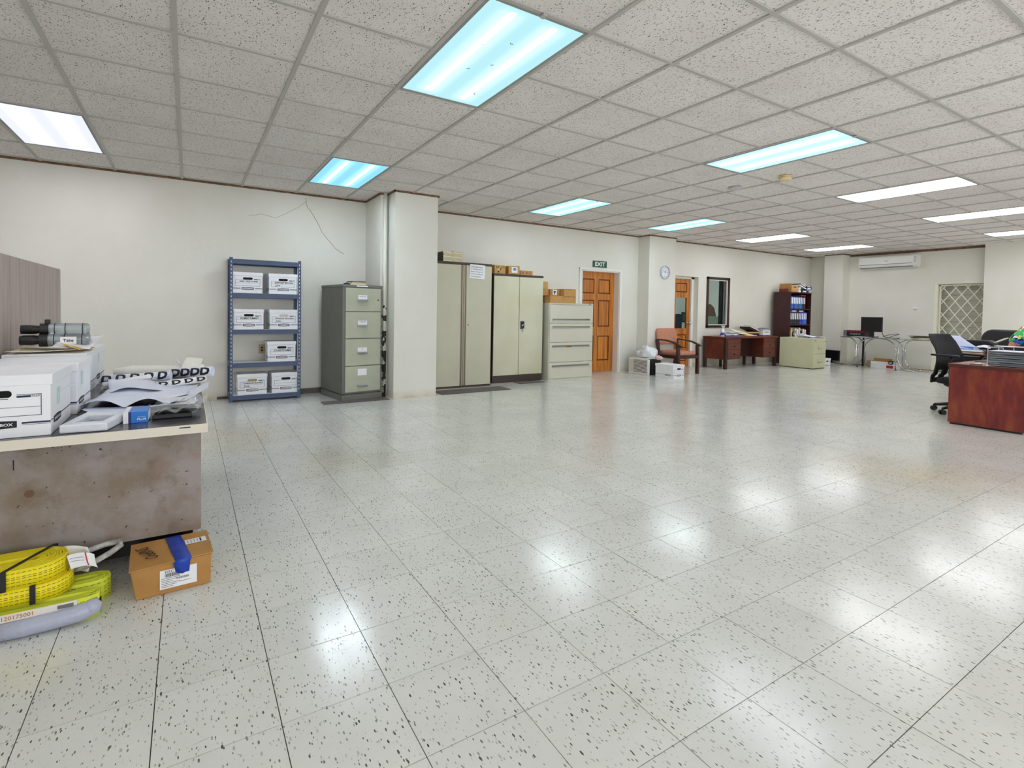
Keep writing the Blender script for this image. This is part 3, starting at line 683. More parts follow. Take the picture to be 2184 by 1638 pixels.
t = thing('notebook_stack', 'small stack of worn notebooks on the grey filing cabinet', 'notebooks', (1.86, 6.62, 1.4465), .1)
MB().box(-.12, .08, 0, .17, 0, .018).build('notebook', CREAM, t); MB().box(-.1, .09, .01, .18, .018, .04, Matrix.Rotation(.1, 4, 'Z')).build('notebook', PAGES, t); MB().box(-.11, .08, 0, .17, .04, .05).build('notebook', DBROWN, t)
MB().tube([(-.2, .03, .010), (-.16, .01, .017), (-.13, .02, .011)], .009).build('pen', INK, t)
for (n_, loc, w1, d1_, rz, lab) in (('floor_mat', (1.77, 6.33, .001), .80, .20, .0, 'flat dark mat strip under the front of the grey filing cabinet'),
                              ('floor_mat', (3.46, 6.37, .001), 1.1, .34, .0, 'long dark speckled mat in front of the tall beige cabinet'),
                              ('floor_mat', (4.68, 6.78, .001), .5, .2, .05, 'small thin dark mat in front of the khaki cabinet')):
    o = MB().box(-w1 / 2, w1 / 2, 0, d1_, 0, .006).build(n_, MATD); o.location = loc; o.rotation_euler[2] = rz; tag(o, lab, 'mat', 'dark floor mats')

# ------------------------------------------------------------------ tall beige cabinet with sliding centre profile
t = thing('storage_cabinet', 'tallest beige steel cabinet, a paper notice taped to its right door', 'cabinet', (3.0, 6.85, 0))
W_, D_, H_ = .93, .48, 1.853
MB().box(0, W_, .015, D_, .02, H_ - .03).build('body', DBROWN, t)
MB().box(-.002, W_ + .002, -.004, D_, H_ - .035, H_).build('top', DBROWN, t, bevel=.002); MB().box(0, W_, 0, D_, 0, .028).build('plinth', DBROWN, t)
MB().box(.004, .405, -.004, .015, .03, H_ - .038).build('door', BEIGE, t, bevel=.004)
MB().box(.50, W_ - .004, -.004, .015, .03, H_ - .038).build('door', BEIGE, t, bevel=.004)
pf = MB().box(.405, .50, .004, .015, .03, H_ - .038); pf.box(.425, .445, -.012, .006, .03, H_ - .04).box(.452, .462, -.006, .006, .03, H_ - .04).box(.488, .499, -.008, .006, .03, H_ - .04)
pf.build('centre_profile', mat('taupe_metal', (150, 140, 124), .35, .3), t, bevel=.002)
MB().cyl((.535, -.007, .93), (.535, -.004, .93), .009).build('lock', BLACK, t)
n_ = MB().box(-.128, .128, -.001, 0, -.105, .105).build('paper_notice', PAPER); n_.location = (3.675, 6.841, 1.725); n_.rotation_euler = (0, .04, 0)
tag(n_, 'white paper notice with five printed lines on the tallest beige cabinet', 'notice')
for k, l_ in enumerate(('Please use the books', 'in the filing cabinet', 'first to bring the', 'numbers being used', 'out of sequence.')):
    lettering(l_, min(.20, .0112 * len(l_)), INKB, n_, face('-y', (-.11 + min(.20, .0112 * len(l_)) / 2, -.0012, .07 - k * .036)), height=.020, bold=.02)
for k, (x, n2, hh, lab) in enumerate(((3.20, 15, .138, 'shorter left stack of cream-edged receipt books on the tallest beige cabinet'), (3.37, 16, .158, 'taller right stack of cream-edged receipt books on the tallest beige cabinet'))):
    t = thing('book_stack', lab, 'books', (x, 6.86 + .03 * k, 1.853), .02, 'receipt book stacks')
    bm_ = None
    for i in range(9 if k == 0 else 10):
        z = i * .0155; dx = random.uniform(-.004, .004); dy = random.uniform(-.004, .006)
        b = MB().box(-.078 + dx, .078 + dx, dy, .26 + dy, z + .001, z + .0148).build('book', PAGES if i % 4 else CREAM, t)
        MB().box(-.0785 + dx, -.0775 + dx, dy, .26 + dy, z + .001, z + .0148).build('cover', mat('dark_cover', (74, 70, 58), .7), b)
o = MB().box(-.09, .09, 0, .2, 0, .012).build('receipt_book', CREAM); o.location = (3.5, 6.87, 1.853); tag(o, 'single thin receipt book beside the two stacks on the cabinet', 'book')

# ------------------------------------------------------------------ khaki two-door cabinet
t = thing('storage_cabinet', 'khaki two-door steel cabinet with a black lock and dark brown plinth', 'cabinet', (4.06, 7.02, 0))
W_, D_, H_ = .955, .32, 1.735
MB().box(.004, W_ - .004, .012, D_, .1, H_ - .03).build('body', DBROWN, t)
MB().box(0, W_, -.004, D_, H_ - .035, H_).build('top', DBROWN, t, bevel=.002); MB().box(0, W_, 0, D_, 0, .115).build('plinth', DBROWN, t, bevel=.002)
d = MB().box(.008, .478, -.006, .012, .118, H_ - .038).build('door', KHAKI, t, bevel=.003)
d = MB().box(.486, W_ - .006, -.006, .012, .118, H_ - .038).build('door', KHAKI, t, bevel=.003)
MB().prism(rrect(.07, .125, .006), 0, .012, face('-y', (.545, -.006, .92))).build('lock_plate', BLACK, d); MB().box(.525, .565, -.026, -.018, .912, .928, Matrix.Translation((.545, 0, .92)) @ Matrix.Rotation(-.5, 4, 'Y') @ Matrix.Translation((-.545, 0, -.92))).build('lock_handle', ALU, d, bevel=.002)
MB().cyl((.56, -.02, .868), (.56, -.006, .868), .005).box(.552, .566, -.022, -.02, .80, .866).build('key', ALU, d)
def carton(loc, w, d, h, lab, rz=0, m=CARD, group=None, flap=False, cat='box', name='carton', tape=False):
    t = thing(name, lab, cat, loc, rz, group)
    MB().box(-w / 2, w / 2, 0, d, 0, h - (.004 if flap else 0)).build('body', m, t, bevel=.0025)
    if flap:
        MB().box(-w / 2 - .004, w / 2 + .004, -.012, d + .002, h - .004, h).build('lid', m, t, bevel=.001)
        MB().prism([(-.022, 0), (.022, 0), (.012, -.018), (-.012, -.018)], 0, .003, face('-y', (0, -.012, h - .002))).build('tab', m, t)
    else:
        MB().box(-w / 2, w / 2, d / 2 - .001, d / 2 + .001, h, h + .0008).build('seam', CARDD, t)
    return t
t = carton((4.18, 7.03, 1.735), .20, .28, .132, 'brown carton with black marks, leftmost on the khaki cabinet')
p = MB()
for q in ((-.04, -.015, .015, .04), (-.07, -.05, .09, .11), (-.035, -.02, .088, .108), (.02, .09, .10, .108), (.02, .09, .086, .092), (-.03, .02, .055, .08)): p.box(q[0], q[1], -.0008, 0, q[2], q[3])
p.build('printed_marks', INK, t, kind='stuff')
MB().box(-.035, -.005, -.0009, 0, .055, .078).build('yellow_mark', mat('yellow_print', (230, 200, 80)), t)
t = carton((4.45, 7.04, 1.735), .20, .26, .135, 'brown carton with a round blue label, middle one on the khaki cabinet', rz=-.12)
MB().box(-.045, .06, -.001, 0, .025, .115).build('label_sheet', PAPER, t); MB().prism([(.03 * math.cos(a * PI / 10), .022 * math.sin(a * PI / 10)) for a in range(20)], 0, .0006, face('-y', (.008, -.001, .082))).build('blue_oval', mat('blue_print', (60, 84, 150)), t)
lettering('PLUS', .04, PAPER, t, face('-y', (.008, -.0018, .082)))
MB().box(.07, .095, .01, .1, .135, .139).build('loose_flap', mat('green_print', (110, 130, 80)), t)
t = carton((4.70, 7.05, 1.735), .24, .24, .072, 'low wide brown carton, rightmost on the khaki cabinet')
p = MB()
for q in ((-.10, -.06, .015, .055), (-.02, .015, .015, .055), (.04, .055, .015, .05), (.07, .075, .005, .065)): p.box(q[0], q[1], -.0008, 0, q[2], q[3])
p.build('printed_marks', mat('brown_print', (140, 92, 60)), t, kind='stuff')

# ------------------------------------------------------------------ lateral file cabinet
t = thing('lateral_file_cabinet', 'low putty lateral file with four wide drawers, cartons on top', 'filing cabinet', (5.06, 6.91, 0))
W_, D_, H_ = .955, .42, 1.292
MB().box(0, W_, .014, D_, 0, H_ - .02).build('body', PUTTY, t, bevel=.003); MB().box(-.002, W_ + .002, -.004, D_, H_ - .024, H_).build('top', PUTTY, t, bevel=.003)
MB().box(0, .012, 0, .014, 0, H_ - .024).box(W_ - .012, W_, 0, .014, 0, H_ - .024).box(.012, W_ - .012, 0, .014, 0, .022).build('front_frame', PUTTY, t)
MB().box(W_ - .10, W_ - .06, -.006, -.004, H_ - .016, H_ - .008).build('maker_plate', BLACK, t)
for k, (z0, z1) in enumerate(((.956, H_ - .03), (.636, .948), (.302, .628), (.026, .294))):
    d = MB().box(.016, W_ - .016, -.006, .012, z0, z1).build('drawer', PUTTY, t, bevel=.004)
    zc = z0 + .06 if k == 0 else z1 - .058
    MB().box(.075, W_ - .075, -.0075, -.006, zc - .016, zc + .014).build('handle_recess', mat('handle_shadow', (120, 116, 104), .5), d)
    MB().box(.075, W_ - .075, -.016, -.0075, zc - .018, zc - .006).build('handle', ALU, d, bevel=.002)
    if k == 0: MB().box(W_ - .18, W_ - .08, -.0085, -.0075, zc - .006, zc + .012).build('label_strip', mat('rust_label', (140, 82, 46)), d)
    if k == 2: MB().box(.36, .48, -.0168, -.0158, zc - .018, zc - .004).build('label_strip', mat('rust_label', (140, 82, 46)), d)
    if k == 3: MB().box(.74, .83, -.009, -.006, z1 - .012, z1 - .002).build('paper_scrap', PAPER, d)
Z = 1.292
carton((5.205, 6.90, Z), .265, .36, .122, 'brown flap carton at the front left, lower row on the lateral file', flap=True)
carton((5.475, 6.91, Z), .255, .36, .118, 'brown flap carton at the front right, lower row on the lateral file', flap=True)
t = carton((5.495, 6.91, Z + .119), .25, .36, .12, 'brown flap carton stacked on the right lower one on the lateral file', flap=True)
t2 = carton((5.245, 7.0, Z + .123), .2, .25, .105, 'carton with a white shipping label, upper middle on the lateral file', m=CARDD)
MB().box(-.045, .04, -.001, 0, .01, .1).build('shipping_label', PAPER, t2); MB().box(-.03, .015, -.0018, -.001, .05, .08).box(-.02, 0, -.0018, -.001, .02, .045).build('label_print', INKB, t2)
carton((5.082, 7.04, Z + .123), .118, .24, .10, 'plain brown carton at the back left of the lateral file', m=CARDD)
carton((5.075, 7.04, Z + .229), .10, .22, .125, 'topmost small brown carton at the left of the lateral file')
t = carton((5.69, 7.06, Z), .11, .24, .215, 'upright brown carton with dark print at the right of the lateral file', m=CARDD)
MB().box(-.02, .02, -.001, 0, .13, .17).box(-.015, .015, -.001, 0, .04, .1).build('printed_marks', INK, t)

# ------------------------------------------------------------------ helpers for loose paper, cloth and bags
from mathutils import noise as mnoise
def sheet(name, pts, m, amp=.006, sc_=4, n=14, seed=0, parent=None, curl=None, solid=.0012, lift=0):
    """bilinear sheet over four corners (front-left, front-right, back-right, back-left) with soft waves"""
    a, b_, c, d = [Vector(p) for p in pts]
    def fn(u, v):
        p = a.lerp(b_, u).lerp(d.lerp(c, u), v)
        h = (mnoise.noise(Vector((p.x * sc_, p.y * sc_, seed))) + .6) * amp
        if curl: h += curl(u, v)
        return (p.x, p.y, p.z + max(h, 0) + lift)
    return MB().grid(fn, n, n).build(name, m, parent, smooth=True, solid=solid)
def blob(name, r, m, seed=0, amp=.35, sc_=3, parent=None, loc=(0, 0, 0), flat=True, n=28, crease=0):
    """crumpled rounded heap; r = (rx, ry, rz); its base rests on z = 0"""
    b = MB(); V = []; F = []
    for j in range(n // 2 + 1):
        th = PI * j / (n // 2)
        for i in range(n):
            ph = 2 * PI * i / n
            d = Vector((math.sin(th) * math.cos(ph), math.sin(th) * math.sin(ph), math.cos(th)))
            k = 1 + amp * mnoise.noise(d * sc_ + Vector((seed, seed * 2, 0))) + crease * abs(mnoise.noise(d * sc_ * 3 + Vector((0, seed, 0))))
            p = Vector((d.x * r[0] * k, d.y * r[1] * k, d.z * r[2] * k + (r[2] * .5 if flat else r[2])))
            if flat: p.z = max(p.z, 0.001)
            V.append(p)
    for j in range(n // 2):
        for i in range(n): F.append((j * n + i, (j + 1) * n + i, (j + 1) * n + (i + 1) % n, j * n + (i + 1) % n))
    b.add(V, F)
    return b.build(name, m, parent, smooth=True, loc=loc)

# ------------------------------------------------------------------ window air conditioner on the floor, bag, box
t = thing('window_air_conditioner', 'white and black window air conditioner unit resting on the floor', 'air conditioner', (7.175, 6.70, 0))
MB().box(.05, .345, 0, .48, 0, .275).build('casing', BLACK, t, bevel=.004)
MB().box(0, .05, -.006, .486, 0, .29).build('front_panel', WHITE, t, bevel=.008)
for k in range(11): MB().box(-.008, .002, .02, .355, .03 + k * .0225, .041 + k * .0225).build('louvre', WHITE, t)
MB().box(-.003, .001, .02, .355, .028, .272).build('louvre_gap', mat('grille_shadow', (60, 60, 58)), t)
MB().box(-.003, .001, .375, .47, .03, .27).build('control_panel', mat('off_white', (214, 212, 204)), t)
MB().cyl((.18, -.003, .12), (.18, 0, .12), .02).build('drain_plug', mat('drain', (60, 54, 50), .4), t)
t = thing('plastic_tray', 'flat white plastic tray lying on the floor air conditioner', 'tray', (7.20, 6.75, .2905))
MB().box(0, .22, 0, .36, 0, .012).box(0, .22, 0, .012, .012, .022).box(0, .012, 0, .36, .012, .022).build('tray', WHITE, t, bevel=.003)
o = blob('plastic_bag', (.15, .19, .12), mat('white_polythene', (232, 236, 242), .3), seed=3, amp=.5, sc_=2.2, crease=.25, loc=(7.40, 6.93, .313)); tag(o, 'crumpled white plastic bag on top of the floor air conditioner', 'bag')
o = blob('pink_cloth', (.05, .10, .05), mat('pale_pink_cloth', (236, 200, 196), .7), seed=9, amp=.5, crease=.2, loc=(7.47, 6.73, .2765)); tag(o, 'pale pink cloth showing beside the white plastic bag', 'cloth')
banker_box((7.385, 6.16, 0), .29, .42, .238, 'white storage box standing alone on the floor in front of the armchair', None, side='-x')

# ------------------------------------------------------------------ upholstered armchair
t = thing('armchair', 'dark wood armchair with salmon fabric seat and back', 'chair', (8.02, 6.47, 0))
CW = .60
def sect(b, pts, hw, hd):
    """bar of rectangular section along pts"""
    P = [Vector(p) for p in pts]
    for k in range(len(P) - 1):
        pass
    V = []; F = []
    for k, p in enumerate(P):
        tt = (P[min(k + 1, len(P) - 1)] - P[max(k - 1, 0)]).normalized(); sx = Vector((1, 0, 0)); up = sx.cross(tt).normalized()
        w_ = hw[k] if isinstance(hw, list) else hw
        V += [p - sx * w_ - up * hd, p + sx * w_ - up * hd, p + sx * w_ + up * hd, p - sx * w_ + up * hd]
    for k in range(len(P) - 1):
        for i in range(4): F.append((4 * k + i, 4 * k + (i + 1) % 4, 4 * k + 4 + (i + 1) % 4, 4 * k + 4 + i))
    F += [(3, 2, 1, 0), tuple(range(4 * len(P) - 4, 4 * len(P)))]
    return b.add(V, F)
for sx in (-1, 1):
    x = sx * (CW / 2 - .025)
    sect(MB(), [(x, .02, 0), (x, .02, .2), (x, .03, .555)], .026, .03).build('leg', WOODD, t, bevel=.006, smooth=False)
    sect(MB(), [(x, .60, 0), (x, .53, .25), (x, .50, .45), (x, .53, .63)], .024, .028).build('leg', WOODD, t, bevel=.006)
    sect(MB(), [(x, .56, .635), (x, .44, .64), (x, .28, .632), (x, .14, .605), (x, .02, .565), (x, -.05, .535)], [.02, .026, .03, .034, .034, .03], .014).build('armrest', WOODD, t, bevel=.008)
MB().box(-CW / 2 + .05, CW / 2 - .05, .0, .03, .30, .36).box(-CW / 2 + .01, -CW / 2 + .035, .04, .5, .30, .36).box(CW / 2 - .035, CW / 2 - .01, .04, .5, .30, .36).box(-CW / 2 + .05, CW / 2 - .05, .49, .515, .30, .36).build('seat_rail', WOODD, t, bevel=.004)
MB().prism(rrect(.50, .50, .07, 6), 0, .075, Matrix.Translation((0, .26, .358))).build('seat', SALMON, t, bevel=.025)
bk = MB()
def bf(u, v): pass
pl = rrect(.56, .315, .08, 6)
n_ = len(pl); V = []
for y_, k in ((-.026, .94), (-.018, 1), (.018, 1), (.026, .94)):
    V += [Vector((x * k, y_ - .06 * (1 - (x / .28) ** 2) * -.35, z * k)) for x, z in pl]
F = [(i + a * n_, (i + 1) % n_ + a * n_, (i + 1) % n_ + (a + 1) * n_, i + (a + 1) * n_) for a in range(3) for i in range(n_)] + [tuple(range(n_)), tuple(range(3 * n_, 4 * n_))[::-1]]
Mb = Matrix.Translation((0, .545, .70)) @ Matrix.Rotation(-.16, 4, 'X')
bk.add([Mb @ v for v in V], F).build('backrest', SALMON, t)
MB().box(-CW / 2 + .03, CW / 2 - .03, .53, .55, .585, .62).build('back_rail', WOODD, t, bevel=.004)

# ------------------------------------------------------------------ dark wooden kneehole desk
t = thing('wooden_desk', 'old reddish-brown kneehole desk against the wall, littered with papers', 'desk', (9.48, 6.72, 0))
W_, D_, H_ = 1.83, .56, .675
MB().box(-.02, W_ + .02, -.02, D_, H_ - .035, H_).build('desktop', WOODM, t, bevel=.004)
for x in (.0, W_ - .06):
    for y in (0.0, D_ - .06): MB().box(x, x + .06, y, y + .06, 0, H_ - .035).build('leg', WOODD, t, bevel=.004)
for x in (.46, W_ - .52):
    MB().box(x, x + .05, D_ - .12, D_ - .07, 0, .2).build('leg', WOODD, t, bevel=.003)
for sx, x0, x1 in ((0, .06, .50), (1, W_ - .50, W_ - .06)):
    p = MB().box(x0, x1, .012, D_ - .02, .20, H_ - .036).build('pedestal', WOODM, t, bevel=.003)
    for z0, z1 in ((.215, .40), (.41, .54), (.55, .632)):
        d = MB().box(x0 + .01, x1 - .005, .0, .012, z0, z1).build('drawer', WOODM, p, bevel=.003)
    for z0, z1 in ((.215, .40), (.41, .54)):
        xm = (x0 + x1) / 2; zc = (z0 + z1) / 2
        MB().cyl((xm, 0, zc), (xm, -.022, zc), .013).build('drawer_knob', BLACK if sx == 0 else WOODD, p)
MB().box(.50, W_ - .50, .30, .32, .22, H_ - .036).build('modesty_panel', WOODD, t)
MB().box(0, .02, .06, D_ - .06, .20, H_ - .036).build('side_panel', WOODM, t)
zt = .6755
t = thing('spray_bottle', 'white spray bottle with blue label on the left end of the wooden desk', 'bottle', (9.58, 6.88, zt))
MB().lathe([(.036, 0), (.04, .01), (.04, .10), (.034, .15), (.02, .175), (.014, .19), (.014, .2)], n=20).build('body', WHITE, t, smooth=True)
MB().box(-.014, .014, -.045, .03, .2, .232).box(-.008, .008, -.038, -.02, .175, .2).build('trigger', WHITE, t, bevel=.004); MB().lathe([(.0405, .03), (.0405, .085)], n=20, cap=False).build('label_band', mat('blue_label', (70, 80, 170)), t)
def loose(name, lab, cat, x, y, w, d, m, z=zt, rz=0, th=.003, amp=.01, seed=0, group=None):
    c, s_ = math.cos(rz), math.sin(rz)
    P = [(x + c * a - s_ * b_, y + s_ * a + c * b_, z) for a, b_ in ((0, 0), (w, 0), (w, d), (0, d))]
    o = sheet(name, P, m, amp=amp, sc_=7, seed=seed, solid=th, lift=th * .6 + .0005); tag(o, lab, cat, group); return o
loose('folder', 'thin blue-violet folder at the left end of the wooden desk', 'folder', 9.63, 6.73, .42, .16, mat('violet_folder', (84, 84, 176), .5), th=.006, amp=.001, rz=-.02)
o = blob('black_pouch', (.07, .05, .035), BLACK, seed=4, amp=.3, loc=(9.78, 7.02, zt + .004)); tag(o, 'small black pouch behind the blue-violet folder on the desk', 'pouch')
loose('paper_stack', 'stack of bluish papers in the left middle of the wooden desk', 'papers', 9.92, 6.86, .34, .26, PAPERB, th=.03, amp=.02, rz=.25, seed=2)
loose('paper_stack', 'slanting white sheets on top of the bluish papers on the desk', 'papers', 9.95, 7.0, .36, .2, PAPER, z=zt + .06, th=.008, amp=.03, rz=-.3, seed=5)
o = sheet('file_folder', [(10.17, 6.86, zt + .04), (10.62, 6.82, zt + .01), (10.66, 7.08, zt + .07), (10.20, 7.16, zt + .15)], CREAM, amp=.008, seed=3, solid=.006); tag(o, 'large open cream folder leaning over papers in the middle of the desk', 'folder')
loose('envelope', 'yellow-orange envelope edge under the cream folder at the front of the desk', 'envelope', 10.12, 6.74, .42, .14, mat('manila', (222, 178, 104), .7), th=.008, amp=.008, seed=8)
loose('paper_stack', 'white papers at the front right under the cream folder on the desk', 'papers', 10.40, 6.75, .26, .16, PAPERB, z=zt, th=.012, amp=.012, rz=.15, seed=12)
t = thing('document_heap', 'heap of black binders and papers piled high on the right of the wooden desk', 'papers', (10.62, 6.93, zt))
MB().box(0, .34, 0, .26, 0, .055).build('binder', BLACK, t, bevel=.004); MB().box(-.02, .32, .01, .27, .057, .085, Matrix.Rotation(-.06, 4, 'Z')).build('folder', mat('manila', (222, 178, 104)), t)
MB().box(0, .33, 0, .24, 0, .045, Matrix.Translation((-.01, .02, .16)) @ Matrix.Rotation(.28, 4, 'Y')).build('binder', BLACK, t, bevel=.004)
MB().box(.02, .36, 0, .24, 0, .02, Matrix.Translation((0, .0, .205)) @ Matrix.Rotation(.30, 4, 'Y')).build('papers', PAPER, t)
MB().box(.02, .36, 0, .22, 0, .01, Matrix.Translation((.05, .01, .235)) @ Matrix.Rotation(.34, 4, 'Y')).build('papers', CREAM, t)
t = thing('paper_carton', 'white printed carton of paper at the right end of the wooden desk', 'box', (11.0, 6.86, zt))
MB().box(0, .27, 0, .25, .012, .12).build('body', BOXW, t, bevel=.002); MB().box(.01, .25, 0, .2, 0, .011).build('tray', BLACK, t)
MB().box(.03, .21, -.001, 0, .075, .09).build('print', INK, t)
o = sheet('magazine', [(10.93, 6.9, zt + .135), (11.22, 6.85, zt + .165), (11.26, 7.05, zt + .17), (10.95, 7.1, zt + .14)], mat('grey_print', (90, 90, 96), .4), amp=.004, solid=.006); tag(o, 'grey magazine leaning on top of the white paper carton', 'magazine')

# ------------------------------------------------------------------ pale green two-drawer cabinet
t = thing('filing_cabinet', 'low pale green two-drawer filing cabinet beside the wooden desk', 'filing cabinet', (11.355, 5.94, 0))
W_, D_, H_ = .52, .74, .655
MB().box(0, W_, .012, D_, .012, H_).build('body', PISTA, t, bevel=.004); MB().box(.01, W_ - .01, .02, D_ - .01, 0, .014).build('base', BLACK, t)
MB().box(.02, W_, .004, .012, H_ - .07, H_ - .01).build('top_rail', PISTA, t)
MB().box(.06, .12, 0, .004, H_ - .052, H_ - .042).build('maker_plate', BLACK, t); MB().cyl((W_ - .02, .004, H_ - .06), (W_ - .02, -.006, H_ - .06), .01).build('lock', BLACK, t)
for z0, z1 in ((.325, .575), (.03, .315)):
    d = MB().box(.012, W_ - .008, 0, .012, z0, z1).build('drawer', PISTA, t, bevel=.003)
    zc = z0 + .14; MB().tube([(.2, 0, zc - .03), (.2, -.03, zc - .03), (.3, -.03, zc - .03), (.3, 0, zc - .03)], .007).build('handle', ALU, d)
    MB().box(.21, .29, -.006, 0, zc, zc + .035).build('label_holder', ALU, d); MB().box(.217, .283, -.0065, -.006, zc + .005, zc + .03).build('label_card', PAPER, d)
for (P, m, lab, s_, th) in (([(11.46, 6.0, .665), (11.9, 5.97, .662), (11.88, 6.3, .68), (11.48, 6.34, .70)], PAPERB, 'large bluish-white papers draped over the pale green cabinet', 4, .004),
                     ([(11.40, 6.02, .657), (11.68, 5.98, .657), (11.7, 6.24, .657), (11.42, 6.28, .657)], PAPER, 'white sheet lying flat at the left on the pale green cabinet', 6, .003)):
    o = sheet('paper_sheets', P, m, amp=.03 if s_ == 4 else .002, seed=s_, solid=th, n=20); tag(o, lab, 'papers')
o = blob('crumpled_wrapper', (.09, .09, .05), mat('pale_lilac_film', (214, 206, 220), .35), seed=6, amp=.5, crease=.3, loc=(11.80, 6.42, .658)); tag(o, 'crumpled pale lilac wrapper behind the papers on the pale green cabinet', 'wrapper')
banker_box((12.045, 5.985, 0), .28, .36, .205, 'small white storage box in the gap between the pale green cabinet and the glass table', None, side='-x')

# ------------------------------------------------------------------ bookcase with binders
t = thing('bookcase', 'tall dark mahogany bookcase packed with blue and black lever-arch files', 'bookcase', (12.0, 6.83, 0))
W_, D_, H_ = .90, .40, 1.70
MAH = mat('mahogany_laminate', (66, 26, 30), .4, rgb2=(54, 20, 24), nscale=4)
for x in (0, W_ - .022): MB().box(x, x + .022, 0, D_, 0, H_ - .025).build('side_panel', MAH, t, bevel=.002)
MB().box(-.004, W_ + .004, -.004, D_, H_ - .025, H_).build('top', MAH, t, bevel=.002); MB().box(.022, W_ - .022, D_ - .01, D_, .02, H_ - .025).build('back_panel', MAH, t)
SH = (1.305, .93, .56, .19, .02)
for z in SH: MB().box(.022, W_ - .022, .01, D_ - .01, z - .022, z).build('shelf', MAH, t)
BIN = {}
def binder(loc, col, lab, grp, tilt=0, w=.062, h=.285, rot=None):
    key = (tuple(col), w, h)
    if key not in BIN:
        r = thing('ring_binder', lab, 'binder', (0, 0, 0)); m = mat('binder_%d_%d_%d' % tuple(col), col, .35)
        b = MB().box(-w / 2, w / 2, 0, .26, 0, h).build('cover', m, r, bevel=.003)
        MB().box(-w * .32, w * .32, -.0012, 0, h * .42, h * .93).build('spine_label', PAPER, r)
        MB().lathe([(.009, 0), (.012, 0), (.012, .0015), (.009, .0015)], (0, 0, h * .14), n=14, M=Matrix.Rotation(PI / 2, 4, 'X'), cap=False).build('finger_ring', ALU, r)
        BIN[key] = r; o = r
    else: o = copy_tree(BIN[key])
    o.location = loc; o.rotation_euler = rot or (0, tilt, 0); o['label'] = lab; o['group'] = grp
    return o
DB, LB, TB, BK = (28, 58, 190), (40, 110, 210), (40, 96, 130), (24, 26, 40)
row = [(DB, 'first'), (LB, 'second'), (DB, 'third'), (LB, 'fourth'), (TB, 'fifth'), (TB, 'sixth'), (LB, 'seventh'), (BK, 'eighth'), (BK, 'ninth')]
CN = {DB: 'royal blue', LB: 'bright blue', TB: 'teal blue', BK: 'black'}
for i, (c, o_) in enumerate(row):
    binder((12.06 + i * .0745, 6.86, 1.306), c, '%s lever-arch file, %s from the left on the top shelf of the bookcase' % (CN[c], o_), 'files on the top shelf of the bookcase', w=.068)
row2 = [BK] * 6 + [DB, DB, LB, LB]
ordn = ('first', 'second', 'third', 'fourth', 'fifth', 'sixth', 'seventh', 'eighth', 'ninth', 'tenth')
for i, c in enumerate(row2):
    binder((12.06 + i * .075, 6.86, .931), c, '%s lever-arch file, %s from the left on the middle shelf of the bookcase' % (CN[c], ordn[i]), 'files on the middle shelf of the bookcase', w=.068)
for i, (c, h_, tl) in enumerate(((PAPER, .24, 0), (mat('manila', (222, 178, 104), .7), .29, 0), (BLACK, .20, 0), (PAPER, .27, 0), (PAPER, .25, 0), (CREAM, .29, 0), (BLACK, .22, 0), (PAPER, .26, 0), (PAPER, .24, 0))):
    t2 = thing('document_file', ('%s upright file, %s from the left on the lower visible shelf' % ({'white_paper': 'white', 'manila': 'manila', 'black_plastic': 'black', 'cream_paper': 'cream'}[c.name], ordn[i])), 'file', (12.075 + i * .085, 6.87, .561), group='files on the lower shelf of the bookcase')
    t2.rotation_euler = (0, tl, 0)
    MB().box(-.026, .026, 0, .24, 0, h_).build('cover', c, t2, bevel=.003); MB().box(-.014, .014, -.001, 0, h_ * .6, h_ * .85).build('label', INKB if i % 3 == 0 else CREAM, t2)
for i in range(2):
    o = binder((12.22 + .30 * i, 6.86, 1.2165 - .0), BK if i else DB, ('black' if i else 'dark blue') + ' file lying flat above the middle row of the bookcase', 'files lying flat above the middle row', rot=(0, 0, 0), w=.28, h=.05)
Z = 1.7005
t = thing('carton', 'open brown carton of files on top of the bookcase', 'box', (12.22, 6.86, Z))
MB().box(-.14, .14, 0, .012, 0, .155).box(-.14, .14, .29, .3, 0, .155).box(-.14, -.132, .012, .29, 0, .20).box(.132, .14, .012, .29, 0, .155).box(-.132, .132, .012, .29, 0, .006).build('body', CARD, t, bevel=.002)
MB().prism(rrect(.13, .02, .009), 0, .001, face('-y', (.0, -.0005, .115))).build('hand_hole', HOLE, t)
MB().box(-.12, .12, .03, .26, .008, .15).build('papers', PAPER, t)
o = MB().box(-.02, .02, 0, .2, 0, .075).build('red_book', mat('dark_red_cover', (120, 24, 34), .5)); o.location = (12.03, 6.92, Z); tag(o, 'small dark red book beside the carton on the bookcase', 'book')
t = thing('paper_pack', 'white boxed papers with a dark mark on top of the bookcase', 'papers', (12.42, 6.85, Z)); MB().box(-.045, .045, 0, .2, 0, .115).build('body', PAPER, t, bevel=.002); MB().box(-.012, .016, -.001, 0, .04, .09).build('print', INK, t)
